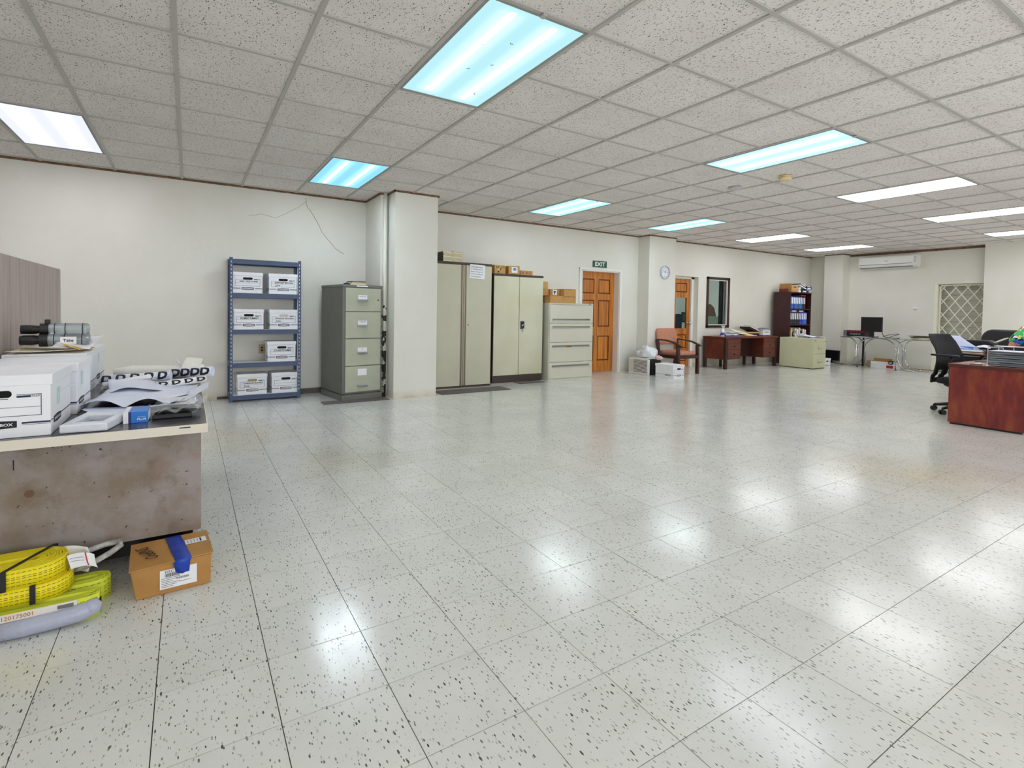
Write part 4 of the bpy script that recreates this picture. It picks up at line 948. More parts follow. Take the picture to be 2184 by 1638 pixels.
for (x, z, ry_, w, h, m, lab) in ((12.60, .0, .0, .26, .05, BLACK, 'black file lying flat at the bottom of the heap on the bookcase'), (12.57, .062, .30, .30, .022, PAPER, 'white file sliding down the heap on the bookcase'),
                             (12.55, .115, .22, .32, .022, BLACK, 'thin black file near the top of the heap on the bookcase'), (12.50, .165, -.05, .3, .014, PAPER, 'white papers spread at the very top of the heap on the bookcase'),
                             (12.80, .052, -.12, .24, .06, mat('b', (34, 70, 130), .4), 'blue file in the heap at the right end of the bookcase top'), (12.84, .0, 0, .12, .045, mat('light_blue_cover', (70, 120, 160), .5), 'light blue file hanging over the right edge of the bookcase top'),
                             (12.78, .125, -.1, .22, .025, BLACK, 'black file crowning the right of the heap on the bookcase'), ):
    o = MB().box(-w / 2, w / 2, 0, .28, 0, h).box(-w * .3, w * .3, -.001, 0, h * .2, h * .8).build('binder', m, None, bevel=.002); o.location = (x, 6.84, Z + z + (abs(math.sin(ry_)) * w / 2)); o.rotation_euler = (0, ry_, 0); tag(o, lab, 'binder')
    MB().box(-w * .3, w * .3, -.0022, -.001, h * .2, h * .8).build('spine_label', PAPER, o)
o = MB().box(-.11, .11, 0, .2, 0, .02).build('red_folder', mat('red_cover', (190, 34, 44), .5)); o.location = (12.56, 6.835, 1.61); tag(o, 'red folder lying on the files of the top shelf', 'folder')
o = MB().tube([(12.80, 7.0, 1.709), (12.90, 6.95, 1.712), (12.92, 6.93, 1.68), (12.925, 6.86, 1.4), (12.93, 6.86, 1.1), (12.95, 6.87, .9), (12.99, 6.88, .5), (13.0, 6.88, .01)], .008).build('white_cable', WHITE, None, smooth=True); tag(o, 'white cable hanging down the right side of the bookcase', 'cable')

# ------------------------------------------------------------------ far corner: flat screen, skirting cables
t = thing('flat_screen', 'black flat screen leaning on the far corner pillar', 'screen', (13.40, 6.56, .0), 0)
MB().box(-.02, .02, -.17, .17, .06, .31, Matrix.Rotation(.10, 4, 'Y')).build('casing', BLACK, t, bevel=.004); MB().box(-.022, -.02, -.155, .155, .075, .295, Matrix.Rotation(.10, 4, 'Y')).build('display', SCREEN, t)
MB().box(-.06, .05, -.06, .06, 0, .012).box(-.012, .012, -.02, .02, .01, .08).build('stand', BLACK, t)
def cable(name, pts, r, m, lab):
    P = [Vector(p) for p in pts]; Q = []
    for k in range(len(P) - 1):
        p0, p1, p2, p3 = P[max(k - 1, 0)], P[k], P[k + 1], P[min(k + 2, len(P) - 1)]
        for s_ in range(6):
            u = s_ / 6; Q.append(.5 * ((2 * p1) + (p2 - p0) * u + (2 * p0 - 5 * p1 + 4 * p2 - p3) * u * u + (3 * p1 - p0 - 3 * p2 + p3) * u ** 3))
    Q.append(P[-1]); o = MB().tube(Q, r, 6).build(name, m, None, smooth=True); return tag(o, lab, 'cable')
cable('power_cable', [(13.3, 6.45, .01), (13.3, 6.2, .008), (13.45, 6.0, .008), (13.66, 5.6, .03), (13.66, 5.3, .01)], .007, BLACK, 'black cable trailing along the floor behind the glass table')
cable('power_cable', [(13.6, 5.0, .01), (13.62, 4.7, .012), (13.55, 4.3, .008), (13.6, 3.95, .008)], .006, mat('dark_red_cable', (84, 34, 28)), 'dark reddish cable lying on the floor right of the glass table')

# ------------------------------------------------------------------ glass table with chrome hoops
t = thing('glass_table', 'glass-topped table on curved chrome tube legs against the end wall', 'table', (12.75, 4.40, 0))
TG = mat('green_glass', (190, 214, 206), .04); TG.node_tree.nodes['Principled BSDF'].inputs['Transmission Weight'].default_value = .85
zt2 = .685
MB().prism([(0, .06), (.06, 0), (.62, 0), (.66, .04), (.66, 1.67), (.62, 1.71), (.06, 1.71), (0, 1.65)], zt2 - .012, zt2).build('glass_top', TG, t, bevel=.002)
def arc(cy, cz, ry2, rz2, a0, a1, n=14): return [(0, cy + ry2 * math.cos(math.radians(a0 + (a1 - a0) * i / n)), cz + rz2 * math.sin(math.radians(a0 + (a1 - a0) * i / n))) for i in range(n + 1)]
for x in (.22, .56):
    off = lambda P: [(x, p[1], p[2]) for p in P]
    # left hoop bulging right (towards the middle), seen as ')' from the room: y falls to the right
    L_ = [(0, 1.72, zt2 - .02)] + arc(1.62, .455, .19, .21, 90, 180, 8) + [(0, 1.43, .25)] + arc(1.68, .25, .25, .237, 180, 270, 8) + [(0, 1.74, .013)]
    MB().tube(off(L_), .013, 10).build('leg', GALV, t, smooth=True)
    M_ = [(0, 1.395, .02), (0, 1.395, .42)] + arc(1.10, .43, .295, .235, 0, 90, 8) + [(0, .98, .665)] + arc(.93, .43, .28, .235, 90, 180, 8) + [(0, .65, .02)]
    MB().tube(off(M_), .013, 10).build('hoop', GALV, t, smooth=True)
    R__ = [(0, .14, zt2 - .02)] + arc(.42, .455, .19, .21, 90, 0, 8) + [(0, .61, .25)] + arc(.36, .25, .25, .237, 0, -90, 8) + [(0, .30, .013)]
    MB().tube(off(R__), .013, 10).build('leg', GALV, t, smooth=True)
MB().box(.50, .53, 1.40, 1.43, 0, zt2 - .012).build('post', BLACK, t)
MB().cyl((.22, .64, 0), (.22, .64, .014), .02).cyl((.22, 1.395, 0), (.22, 1.395, .014), .02).build('foot_caps', BLACK, t)
ztt = zt2 + .0005
t = thing('computer_monitor', 'black computer monitor on the glass table', 'monitor', (13.13, 5.60, ztt))
MB().box(-.02, .02, -.215, .215, .12, .452).build('casing', BLACK, t, bevel=.006); MB().box(-.0215, -.02, -.2, .2, .14, .44).build('display', SCREEN, t)
MB().box(-.01, .03, -.045, .045, .012, .2).build('neck', BLACK, t); MB().box(-.1, .1, -.11, .11, 0, .012).build('foot', BLACK, t, bevel=.004)
t = thing('printed_carton', 'black and dark red product carton beside the monitor on the glass table', 'box', (13.32, 5.96, ztt))
MB().box(-.09, .09, -.275, .275, 0, .135).build('body', mat('near_black_print', (26, 16, 24), .4), t, bevel=.002)
MB().box(-.091, -.09, -.275, .275, .085, .135).build('red_band', mat('crimson_print', (120, 20, 44), .4), t); MB().box(-.0912, -.09, .20, .275, 0, .135).build('grey_end', mat('mid_grey_print', (110, 112, 116)), t)
MB().box(-.0925, -.091, -.275, -.18, .01, .085).build('grey_label', mat('green_grey_print', (74, 84, 84)), t)
lettering('conqueror', .24, mat('pale_grey_print', (190, 190, 200)), t, face('-x', (-.0927, .02, .045)), bold=.02)
for k in range(5): MB().box(-.0925, -.091, .10 - k * .06, .115 - k * .06, .108, .117).build('red_mark', mat('salmon_mark', (220, 100, 110)), t)
for (P, lab, s_) in (([(12.86, 5.6, ztt), (13.0, 5.52, ztt), (13.06, 5.9, ztt), (12.9, 5.95, ztt)], 'white sheet at the front of the monitor on the glass table', 1), ([(12.84, 5.1, ztt), (12.99, 5.05, ztt), (13.02, 5.4, ztt), (12.88, 5.45, ztt)], 'white sheet to the right of the monitor on the glass table', 2)):
    o = sheet('paper_sheet', P, PAPER, amp=.004, seed=s_, lift=.001); tag(o, lab, 'paper')
cable('monitor_cable', [(13.25, 5.45, ztt + .15), (13.2, 5.38, ztt + .03), (13.1, 5.25, ztt + .01), (13.05, 5.12, ztt + .06), (13.1, 5.05, ztt + .09), (13.15, 5.2, ztt + .08), (13.1, 5.35, ztt + .03), (13.05, 5.2, ztt + .008), (13.0, 5.0, ztt + .008)], .006, BLACK, 'black cable looped on the glass table beside the monitor')
t = thing('magazine_pile', 'small pile of dark and cream magazines at the right end of the glass table', 'magazines', (13.05, 4.60, ztt))
for k, (m, dy, rz) in enumerate(((CREAM, 0, 0), (PAGES, -.01, .1), (CREAM, .01, -.05), (BLACK, .03, .15), (mat('taupe_cover', (110, 96, 84)), .0, .3), (BLACK, .05, -.1))):
    MB().box(-.13, .13, -.13, .16 + dy, k * .0125, k * .0125 + .0118, Matrix.Rotation(rz, 4, 'Z')).build('magazine', m, t)
t = thing('white_carton', 'white carton with a red label, open flaps, under the glass table', 'box', (13.12, 5.33, 0))
MB().box(0, .3, -.20, .26, 0, .15).build('body', BOXW, t, bevel=.002); MB().box(-.002, 0, -.185, -.05, .012, .075).build('red_label', mat('red_label', (196, 30, 44), .5), t)
MB().add([(0, -.15, .152), (0, .2, .152), (.05, .22, .22), (.12, -.12, .21)], [(0, 1, 2, 3)]).build('flap', CARDD, t, solid=.003)
MB().box(.02, .28, -.17, .23, .15, .165).build('contents', mat('dark_tan', (112, 92, 58)), t)
MB().lathe([(.03, -.02), (.045, -.02), (.045, .02), (.03, .02)], (-.01, -.14, .14), n=20, M=Matrix.Rotation(PI / 2, 4, 'Y'), cap=False).build('tape_roll', BLACK, t)
t = thing('beige_carton', 'plain beige carton behind the white one under the glass table', 'box', (13.33, 5.61, 0)); MB().box(0, .17, -.01, .15, 0, .14).build('body', mat('beige_card', (190, 170, 138), .8), t, bevel=.002)
MB().box(0, .17, .068, .072, .14, .141).build('seam', CARDD, t)

# ------------------------------------------------------------------ split air conditioner, switch, grille door
t = thing('wall_air_conditioner', 'white split air conditioner high on the end wall', 'air conditioner', (EX, 5.54, 2.26))
prof = [(0, .03), (0, .285), (-.19, .285), (-.215, .26), (-.215, .09), (-.19, .04), (-.12, 0)]
MB().prism(prof, -.58, .58, Matrix(((1, 0, 0, 0), (0, 0, 1, 0), (0, 1, 0, 0), (0, 0, 0, 1)))).build('casing', WHITE, t, bevel=.006)
MB().box(-.2175, -.215, -.5, .56, .10, .252).build('front_panel', WHITE, t, bevel=.001)
MB().add([(-.2185, -.5, .098), (-.2185, .56, .098), (-.165, .56, .014), (-.165, -.5, .014)], [(0, 1, 2, 3)]).build('air_slot', INK, t, solid=.002)
MB().box(-.2, -.17, -.5, .56, .018, .026, Matrix.Rotation(0, 4, 'Y')).build('louvre', mat('grey_vane', (150, 152, 156)), t)
MB().box(-.2185, -.2175, -.03, .04, .16, .168).build('brand_mark', INK, t); MB().box(-.2165, -.215, -.57, -.525, .1, .24).build('display_strip', mat('pale_grey', (196, 198, 200)), t)
t = thing('light_switch', 'small white switch plate on the end wall left of the grille door', 'switch', (EX, 5.03, 1.34)); MB().box(-.01, 0, -.05, .05, -.038, .038).build('plate', WHITE, t, bevel=.003); MB().box(-.013, -.01, -.03, .03, -.018, -.008).build('rocker', mat('grey_mark', (120, 116, 110)), t)
CRM = mat('cream_enamel', (240, 236, 218), .4)
t = structure(MB().box(EX + .25, EX + .27, GR[0], GR[1], 0, GR[2]).build('door_3', mat('grey_louvred_board', (190, 190, 176), .6)))
for k in range(16): MB().box(EX + .24, EX + .252, GR[0], GR[1], .03 + k * .115, .035 + k * .115).build('board_joint', mat('joint_shadow', (130, 128, 116)), t)
gd = thing('security_grille', 'cream diamond-pattern security gate in front of the far doorway', 'gate', (EX + .12, 0, 0))
f = MB()
for q in ((GR[0] + .0, GR[0] + .03, 0, GR[2]), (GR[1] - .09, GR[1] - .06, 0, GR[2]), (GR[0], GR[1] - .06, GR[2] - .04, GR[2] - .01), (GR[0], GR[1] - .06, .02, .05)): f.box(-.015, .015, q[0], q[1], q[2], q[3])
f.build('gate_frame', CRM, gd, bevel=.002)
ya, yb, za, zb_ = GR[0] + .03, GR[1] - .09, .05, GR[2] - .04
sy, sz = .205, .29
for sgn in (1, -1):
    k = -14
    while k < 22:
        # line z = za + sgn*(y - y0) * sz/sy
        y0 = ya + k * sy; pts = []
        m_ = sgn * sz / sy
        for yy in (ya, yb):
            zz = za + m_ * (yy - y0)
            if za <= zz <= zb_: pts.append((yy, zz))
        for zz in (za, zb_):
            yy = y0 + (zz - za) / m_
            if ya < yy < yb: pts.append((yy, zz))
        if len(pts) >= 2:
            a, b_ = pts[0], pts[1]
            if math.dist(a, b_) > .02: MB().cyl((sgn * .006, a[0], a[1]), (sgn * .006, b_[0], b_[1]), .0095, n=6).build('lattice_bar', CRM, gd)
        k += 1
MB().cyl((-.03, GR[0] + .05, 1.38), (.0, GR[0] + .05, 1.38), .035).build('lock_ring', ALU, gd)
structure(MB().box(EX + .02, EX + .10, GR[1] - .055, GR[1] - .0, 0, GR[2]).build('trim_8', CRM))

# ------------------------------------------------------------------ cherry desk on the right
t = thing('cherry_desk', 'scuffed cherry-red desk seen end-on at the right edge', 'desk', (7.09, 1.63, 0))
def cherry():
    m = mat('cherry_laminate', (140, 52, 38), .33); nt = m.node_tree; b = nt.nodes['Principled BSDF']; L = nt.links
    g = nt.nodes.new('ShaderNodeNewGeometry'); mp = nt.nodes.new('ShaderNodeMapping'); L.new(g.outputs['Position'], mp.inputs[0]); mp.inputs['Scale'].default_value = (2, 2, .6)
    n = nt.nodes.new('ShaderNodeTexNoise'); n.inputs['Scale'].default_value = 5; n.inputs['Detail'].default_value = 8; n.inputs['Roughness'].default_value = .65; L.new(mp.outputs[0], n.inputs['Vector'])
    r = nt.nodes.new('ShaderNodeValToRGB'); L.new(n.outputs['Fac'], r.inputs[0]); e = r.color_ramp.elements
    e[0].position = .3; e[0].color = (*s2l((94, 32, 34)), 1); e[1].position = .76; e[1].color = (*s2l((152, 80, 42)), 1)
    k = e.new(.5); k.color = (*s2l((124, 42, 38)), 1)
    L.new(r.outputs[0], b.inputs['Base Color']); return m
CH = cherry()
MB().box(-.012, 1.35, -.012, .632, .625, .66).build('desktop', mat('cherry_top', (176, 128, 112), .25, rgb2=(150, 96, 80), nscale=5), t, bevel=.003)
MB().box(-.013, -.011, -.012, .632, .626, .659).build('edge_band', mat('cherry_edge', (84, 34, 28), .4), t)
MB().box(0, .03, 0, .62, .018, .625).build('end_panel', CH, t, bevel=.002); MB().box(1.30, 1.33, 0, .62, .018, .625).build('end_panel', CH, t)
MB().box(.03, 1.30, .02, .04, .2, .625).build('modesty_panel', CH, t); MB().box(.03, .45, .05, .60, .3, .62).build('drawer_box', CH, t, bevel=.002)
for z0, z1 in ((.31, .45), (.46, .61)): MB().box(.04, .44, .60, .615, z0, z1).build('drawer', CH, t, bevel=.002)
MB().box(.0, .03, .02, .60, 0, .018).box(1.30, 1.33, .02, .60, 0, .018).build('plinth_strip', BLACK, t)
zc = .6605
# black desk mat and things towards the back of the desk
o = MB().prism(rrect(.62, .52, .02), 0, .006).build('desk_pad', mat('black_pad', (20, 20, 22), .5)); o.location = (7.98, 1.95, zc); tag(o, 'black desk pad lying on the far part of the cherry desk', 'desk pad')
o = sheet('paper_sheet', [(7.135, 1.99, zc), (7.13, 2.10, zc), (7.24, 2.12, zc), (7.25, 2.0, zc)], PAPER, amp=.018, seed=3, sc_=12); tag(o, 'small crumpled white slip beside the letter trays', 'paper')
t = thing('letter_tray_stack', 'four-tier wire letter trays full of papers on the cherry desk', 'letter tray', (7.14, 1.66, zc))
TWI = mat('silver_wire', (186, 192, 200), .3, .9); MESH = mat('dark_mesh', (96, 102, 112), .5, .5)
for k in range(4):
    z = .01 + k * .042; b = MB()
    b.tube([(0, 0, z), (.33, 0, z), (.33, .29, z), (0, .29, z), (0, 0, z)], .0028, 6).tube([(0, 0, z + .022), (.33, 0, z + .022), (.33, .29, z + .022), (0, .29, z + .022), (0, 0, z + .022)], .0028, 6)
    tr = b.build('tray', TWI, t)
    MB().box(.004, .326, .004, .286, z - .001, z + .001).box(-.0005, .0005, .004, .286, z, z + .02).build('mesh_sheet', MESH, tr)
    MB().box(.006, .31, .01, .28, z + .002, z + .012 + .008 * (k % 2)).build('papers', PAPER if k % 2 == 0 else PAPERB, t)
    MB().box(.0, .30, .02, .275, z + .012 + .008 * (k % 2), z + .017 + .008 * (k % 2)).build('papers', mat('grey_papers', (150, 152, 164), .7) if k % 2 == 0 else PAPER, t)
for x, y in ((0, 0), (0, .29), (.33, 0), (.33, .29)): MB().cyl((x, y, 0), (x, y, .175 if y == 0 else .185), .0035, n=8).build('corner_post', TWI, t)
MB().tube([(0, .29, .185), (0, .29, .195), (0, .17, .195), (0, .17, .165)], .0035, 8).tube([(.33, .29, .185), (.33, .29, .195), (.33, .17, .195), (.33, .17, .165)], .0035, 8).build('top_rail', TWI, t)
MB().cyl((0, 0, -.0), (0, 0, .012), .008).cyl((0, .29, 0), (0, .29, .012), .008).build('foot', WHITE, t)
t = thing('letter_tray_stack', 'second paper-filled letter tray stack cut off by the right edge', 'letter tray', (7.22, 1.50 - .01 + .13, zc)); bpy.data.objects.remove(t)
t = thing('book_pile', 'pile of ledgers topped by a dark red folder behind the letter trays', 'books', (8.88, 1.96, .6760))
for k, (m, w) in enumerate(((BLACK, .30), (PAGES, .29), (BLACK, .31), (mat('navy_cover', (30, 32, 56), .5), .30))): MB().box(0, .24, 0, w + .14, k * .028, k * .028 + .027).build('ledger', m, t, bevel=.002)
MB().prism([(0, -.02), (.25, -.0), (.26, .42), (-.01, .46)], .113, .120).build('folder', mat('maroon_cover', (104, 22, 40), .4), t); MB().box(.02, .2, .1, .4, .121, .127, Matrix.Rotation(.1, 4, 'Z')).build('papers', PAPER, t)

# ------------------------------------------------------------------ desk behind with clutter
t = thing('office_desk', 'dark desk behind the cherry one, its top buried under papers and folders', 'desk', (8.85, 1.15, 0))
MB().box(-.01, .75, -.01, 1.62, .645, .675).build('desktop', mat('walnut_top', (120, 76, 48), .4), t, bevel=.002); MB().box(-.0115, -.0095, -.01, 1.62, .646, .674).build('edge_band', mat('grey_edge', (120, 112, 108), .4), t)
MB().box(.03, .05, .04, 1.57, .08, .645).build('front_panel', BLACK, t); MB().box(.0, .72, .0, .03, 0, .645).box(.0, .72, 1.58, 1.61, 0, .645).build('end_panel', BLACK, t)
zb = .6755
t = thing('folder_pile', 'flat brown folders and papers spread along the desk behind', 'folders', (8.86, 2.46, zb))
for k, (m, x, y, w, d, rz) in enumerate(((mat('manila_brown', (168, 110, 60), .7), 0, 0, .30, .32, .05), (PAPER, .02, .02, .26, .28, -.03), (mat('manila_brown', (0, 0, 0)), .05, .0, .26, .3, .1), (PAPER, .0, .02, .25, .28, .0), (PAPERB, .06, .02, .22, .26, .12))):
    MB().box(x, x + w, y, y + d, k * .012, k * .012 + .011, Matrix.Rotation(rz, 4, 'Z')).build('folder', m, t)
o = sheet('document_wallet', [(8.94, 2.52, .742), (8.90, 2.83, .742), (9.02, 2.88, .90), (9.05, 2.78, .90)], mat('pale_violet_plastic', (206, 208, 240), .3), amp=.01, seed=2, solid=.004); tag(o, 'pale violet plastic wallet propped up behind the office chair', 'folder')
o = MB().box(-.05, .05, -.07, .07, 0, .035).build('blue_box', mat('sky_blue_card', (30, 140, 225), .4), bevel=.003); o.location = (8.98, 2.66, .738); tag(o, 'small bright blue box on the papers of the desk behind', 'box')
o = sheet('paper_sheet', [(8.92, 2.32, .742), (8.90, 2.58, .742), (9.12, 2.60, .75), (9.14, 2.34, .76)], PAPER, amp=.05, seed=7, sc_=8); tag(o, 'curled white sheets between the blue box and the letter trays', 'paper')
t = thing('handbag', 'black handbag with a thin pale strap on the desk behind', 'bag', (9.34, 2.64, zb + .001))
MB().prism([(-.20, 0), (.20, 0), (.19, .13), (.12, .175), (-.12, .18), (-.19, .14)], -.07, .07, Matrix.Rotation(-.1, 4, 'Z') @ Matrix.Rotation(PI / 2, 4, 'Z') @ Matrix.Rotation(PI / 2, 4, 'X')).build('body', mat('black_leather', (24, 22, 30), .4), t, bevel=.02)
MB().tube([(-.08, .18, .15), (-.10, .19, .08), (-.10, .17, .01), (-.09, .15, .005)], .006).build('strap', mat('pale_grey_strap', (190, 190, 196)), t, smooth=True)
MB().tube([(-.05, -.16, .15), (-.03, -.2, .17), (-.02, -.25, .20), (-.02, -.30, .225)], [.008, .012, .012, .006]).build('handle', mat('cream_handle', (220, 214, 196), .5), t, smooth=True)

# ------------------------------------------------------------------ black task chair
t = thing('task_chair', 'black mesh-backed swivel chair beside the cherry desk', 'chair', (7.93, 2.37, 0), math.radians(-14))
def curve_back(u, v):      # u across, v up
    z = .36 + v * .585
    y = .20 + .045 * math.cos(v * 5.2 + .3) + .10 * (v ** 1.5) * .9
    if v < .18: y += .02
    w = .205 + .03 * math.sin(min(v * 1.4, 1) * PI) - .03 * max(0, v - .85) / .15
    x = (u - .5) * 2 * w
    return (x, y - .035 * (1 - (2 * u - 1) ** 2) * -1 - .03, z)
b = MB(); nu, nv = 12, 22; P = {}
V = []; F = []; idx = {}
for j in range(nv + 1):
    for i in range(nu + 1): idx[(i, j)] = len(V); V.append(curve_back(i / nu, j / nv))
for j in range(nv):
    for i in range(nu):
        if 1 < j < 6 and (2 <= i <= 4 or 7 <= i <= 9): continue      # two openings low in the back
        F.append((idx[(i, j)], idx[(i + 1, j)], idx[(i + 1, j + 1)], idx[(i, j + 1)]))
b.add(V, F).build('backrest', FABRIC, t, smooth=True, solid=.022)
MB().tube([curve_back(0, v / 20) for v in range(21)], .012, 8).tube([curve_back(1, v / 20) for v in range(21)], .012, 8).tube([curve_back(u / 10, 1) for u in range(11)], .012, 8).build('back_frame', BLACK, t, smooth=True)
MB().prism(rrect(.48, .47, .10, 6), 0, .07, Matrix.Translation((0, -.03, .36))).build('seat', FABRIC, t, bevel=.025)
MB().tube([(0, .19, .40), (0, .20, .34), (0, .1, .31), (0, 0, .30)], .03, 8, sx=.6).build('back_bracket', BLACK, t, smooth=True)
for sx in (-1, 1):
    a = MB().tube([(sx * .24, -.02, .33), (sx * .275, -.02, .42), (sx * .275, -.01, .64), (sx * .27, -.02, .695)], .016, 8).build('arm_support', BLACK, t, smooth=True)
    MB().prism(rrect(.075, .30, .03), 0, .022, Matrix.Translation((sx * .27, .05, .695))).build('arm_pad', BLACK, t, bevel=.006)
MB().box(-.08, .08, -.12, .12, .29, .36).build('mechanism', BLACK, t, bevel=.02)
MB().lathe([(.06, .08), (.045, .12), (.04, .2), (.055, .22), (.05, .30)], n=16).build('gas_lift', BLACK, t)
MB().tube([(.1, -.05, .30), (.22, -.08, .295)], .008).build('lever', BLACK, t)
for k in range(5):
    a = math.radians(72 * k + 100); c, s_ = math.cos(a), math.sin(a)
    MB().tube([(c * .03, s_ * .03, .105), (c * .15, s_ * .15, .098), (c * .29, s_ * .29, .072)], [.026, .022, .016], 8).build('base_arm', BLACK, t, smooth=True)
    cs = MB(); p = Vector((c * .295, s_ * .295, .028)); q = Vector((-s_, c, 0))
    cs.cyl(p - q * .028, p - q * .006, .028, n=16).cyl(p + q * .006, p + q * .028, .028, n=16).cyl((p.x, p.y, .03), (p.x, p.y, .075), .01)
    cs.build('caster', BLACK, t)

# ------------------------------------------------------------------ executive chair and the seated person at the right edge
t = thing('executive_chair', 'high black leather chair back behind the cluttered desk', 'chair', (10.22, 2.68, 0), math.radians(-98))
MB().prism(rrect(.60, .58, .14, 7), -.045, .045, Matrix.Translation((0, .22, .70)) @ Matrix.Rotation(-.14, 4, 'X') @ Matrix.Rotation(PI / 2, 4, 'X')).build('backrest', mat('black_leather', (0, 0, 0)), t, bevel=.03)
MB().prism(rrect(.52, .50, .10, 6), 0, .10, Matrix.Translation((0, -.05, .36))).build('seat', mat('black_leather', (0, 0, 0)), t, bevel=.03)
for sx in (-1, 1): MB().tube([(sx * .27, .15, .4), (sx * .30, .12, .60), (sx * .30, -.18, .61), (sx * .27, -.2, .4)], .018, 8).build('armrest', BLACK, t, smooth=True)
MB().cyl((0, -.02, .08), (0, -.02, .36), .03).build('gas_lift', BLACK, t)
for k in range(5):
    a = math.radians(72 * k + 30); c, s_ = math.cos(a), math.sin(a)
    MB().tube([(0, -.02, .09), (c * .28, -.02 + s_ * .28, .06)], [.025, .016], 8).cyl((c * .28 - .02, -.02 + s_ * .28, .027), (c * .28 + .02, -.02 + s_ * .28, .027), .027).build('base_arm', BLACK, t)

t = thing('side_chair', 'plain black chair that the person in the floral blouse sits on', 'chair', (9.95, 2.09, 0))
MB().box(-.22, .20, -.21, .21, .37, .41).build('seat', FABRIC, t, bevel=.01); MB().box(.20, .23, -.20, .20, .41, .78).build('backrest', FABRIC, t, bevel=.01)
for x in (-.2, .2):
    for y in (-.19, .19): MB().cyl((x, y, 0), (x, y, .37), .013).build('leg', BLACK, t)
SKIN = mat('brown_skin', (176, 112, 84), .5)
def skinned(name, verts, edges, radii, m, parent, root=0, lv=2):
    me = bpy.data.meshes.new(name); me.from_pydata(verts, edges, []); o = bpy.data.objects.new(name, me); C.objects.link(o); o.parent = parent
    md = o.modifiers.new('skin', 'SKIN'); md.use_smooth_shade = True
    if not me.skin_vertices:
        me.attributes.new('x', 'FLOAT', 'POINT')
        bm = bmesh.new(); bm.from_mesh(me); bm.verts.layers.skin.new(''); bm.to_mesh(me); bm.free()
    for i, r in enumerate(radii):
        sv = me.skin_vertices[0].data[i]; sv.radius = (r, r) if not isinstance(r, tuple) else r; sv.use_root = (i == root)
    s_ = o.modifiers.new('sub', 'SUBSURF'); s_.levels = s_.render_levels = lv
    me.materials.append(m); return o
def floral():
    m = mat('floral_cotton', (240, 236, 214), .8); nt = m.node_tree; b = nt.nodes['Principled BSDF']; L = nt.links
    tc = nt.nodes.new('ShaderNodeTexCoord'); v = nt.nodes.new('ShaderNodeTexVoronoi'); v.inputs['Scale'].default_value = 22; v.inputs['Randomness'].default_value = 1
    n = nt.nodes.new('ShaderNodeTexNoise'); n.inputs['Scale'].default_value = 9
    L.new(tc.outputs['Object'], n.inputs['Vector']); mx = nt.nodes.new('ShaderNodeMixRGB'); mx.inputs[0].default_value = .12; L.new(tc.outputs['Object'], mx.inputs[1]); L.new(n.outputs['Color'], mx.inputs[2]); L.new(mx.outputs[0], v.inputs['Vector'])
    s_ = nt.nodes.new('ShaderNodeSeparateColor'); L.new(v.outputs['Color'], s_.inputs[0])
    r = nt.nodes.new('ShaderNodeValToRGB'); r.color_ramp.interpolation = 'CONSTANT'; L.new(s_.outputs[0], r.inputs[0]); e = r.color_ramp.elements
    e[0].position = 0; e[0].color = (*s2l((26, 34, 88)), 1); e[1].position = .2; e[1].color = (*s2l((60, 190, 110)), 1)
    for p, c in ((.36, (240, 240, 226)), (.52, (40, 110, 210)), (.64, (200, 226, 200)), (.76, (190, 40, 50)), (.84, (230, 210, 100)), (.92, (20, 24, 60))): k = e.new(p); k.color = (*s2l(c), 1)
    L.new(r.outputs[0], b.inputs['Base Color']); return m
pt = thing('person', 'seated person in a floral blouse, only a sleeve and forearm showing at the right edge', 'person', (9.90, 2.125, 0))
# facing -x (towards the desk). x forward is negative. pelvis at origin of the seat
Vv = [(.0, 0, .52), (-.02, 0, .66), (-.05, 0, .82), (-.08, 0, .97), (-.09, 0, 1.05), (-.11, 0, 1.13),               # spine, neck base, neck
      (-.12, 0, 1.22), (-.13, 0, 1.30),                                                                          # head
      (-.07, .17, .985), (-.22, .27, .79), (-.46, .20, .715), (-.55, .17, .705),                                        # right of picture-left arm: shoulder elbow wrist palm
      (-.07, -.17, .985), (-.22, -.27, .79), (-.46, -.18, .715), (-.55, -.15, .705),
      (-.02, .09, .50), (-.40, .10, .50), (-.38, .10, .10), (-.48, .10, .05),
      (-.02, -.09, .50), (-.40, -.10, .50), (-.38, -.10, .10), (-.48, -.10, .05)]
E_ = [(0, 1), (1, 2), (2, 3), (3, 4), (4, 5), (5, 6), (6, 7), (3, 8), (8, 9), (9, 10), (10, 11), (3, 12), (12, 13), (13, 14), (14, 15), (0, 16), (16, 17), (17, 18), (18, 19), (0, 20), (20, 21), (21, 22), (22, 23)]
Rr = [.13, .115, .12, .12, .07, .05, .088, .078, .06, .045, .03, .034, .06, .045, .03, .034, .085, .06, .038, .035, .085, .06, .038, .035]
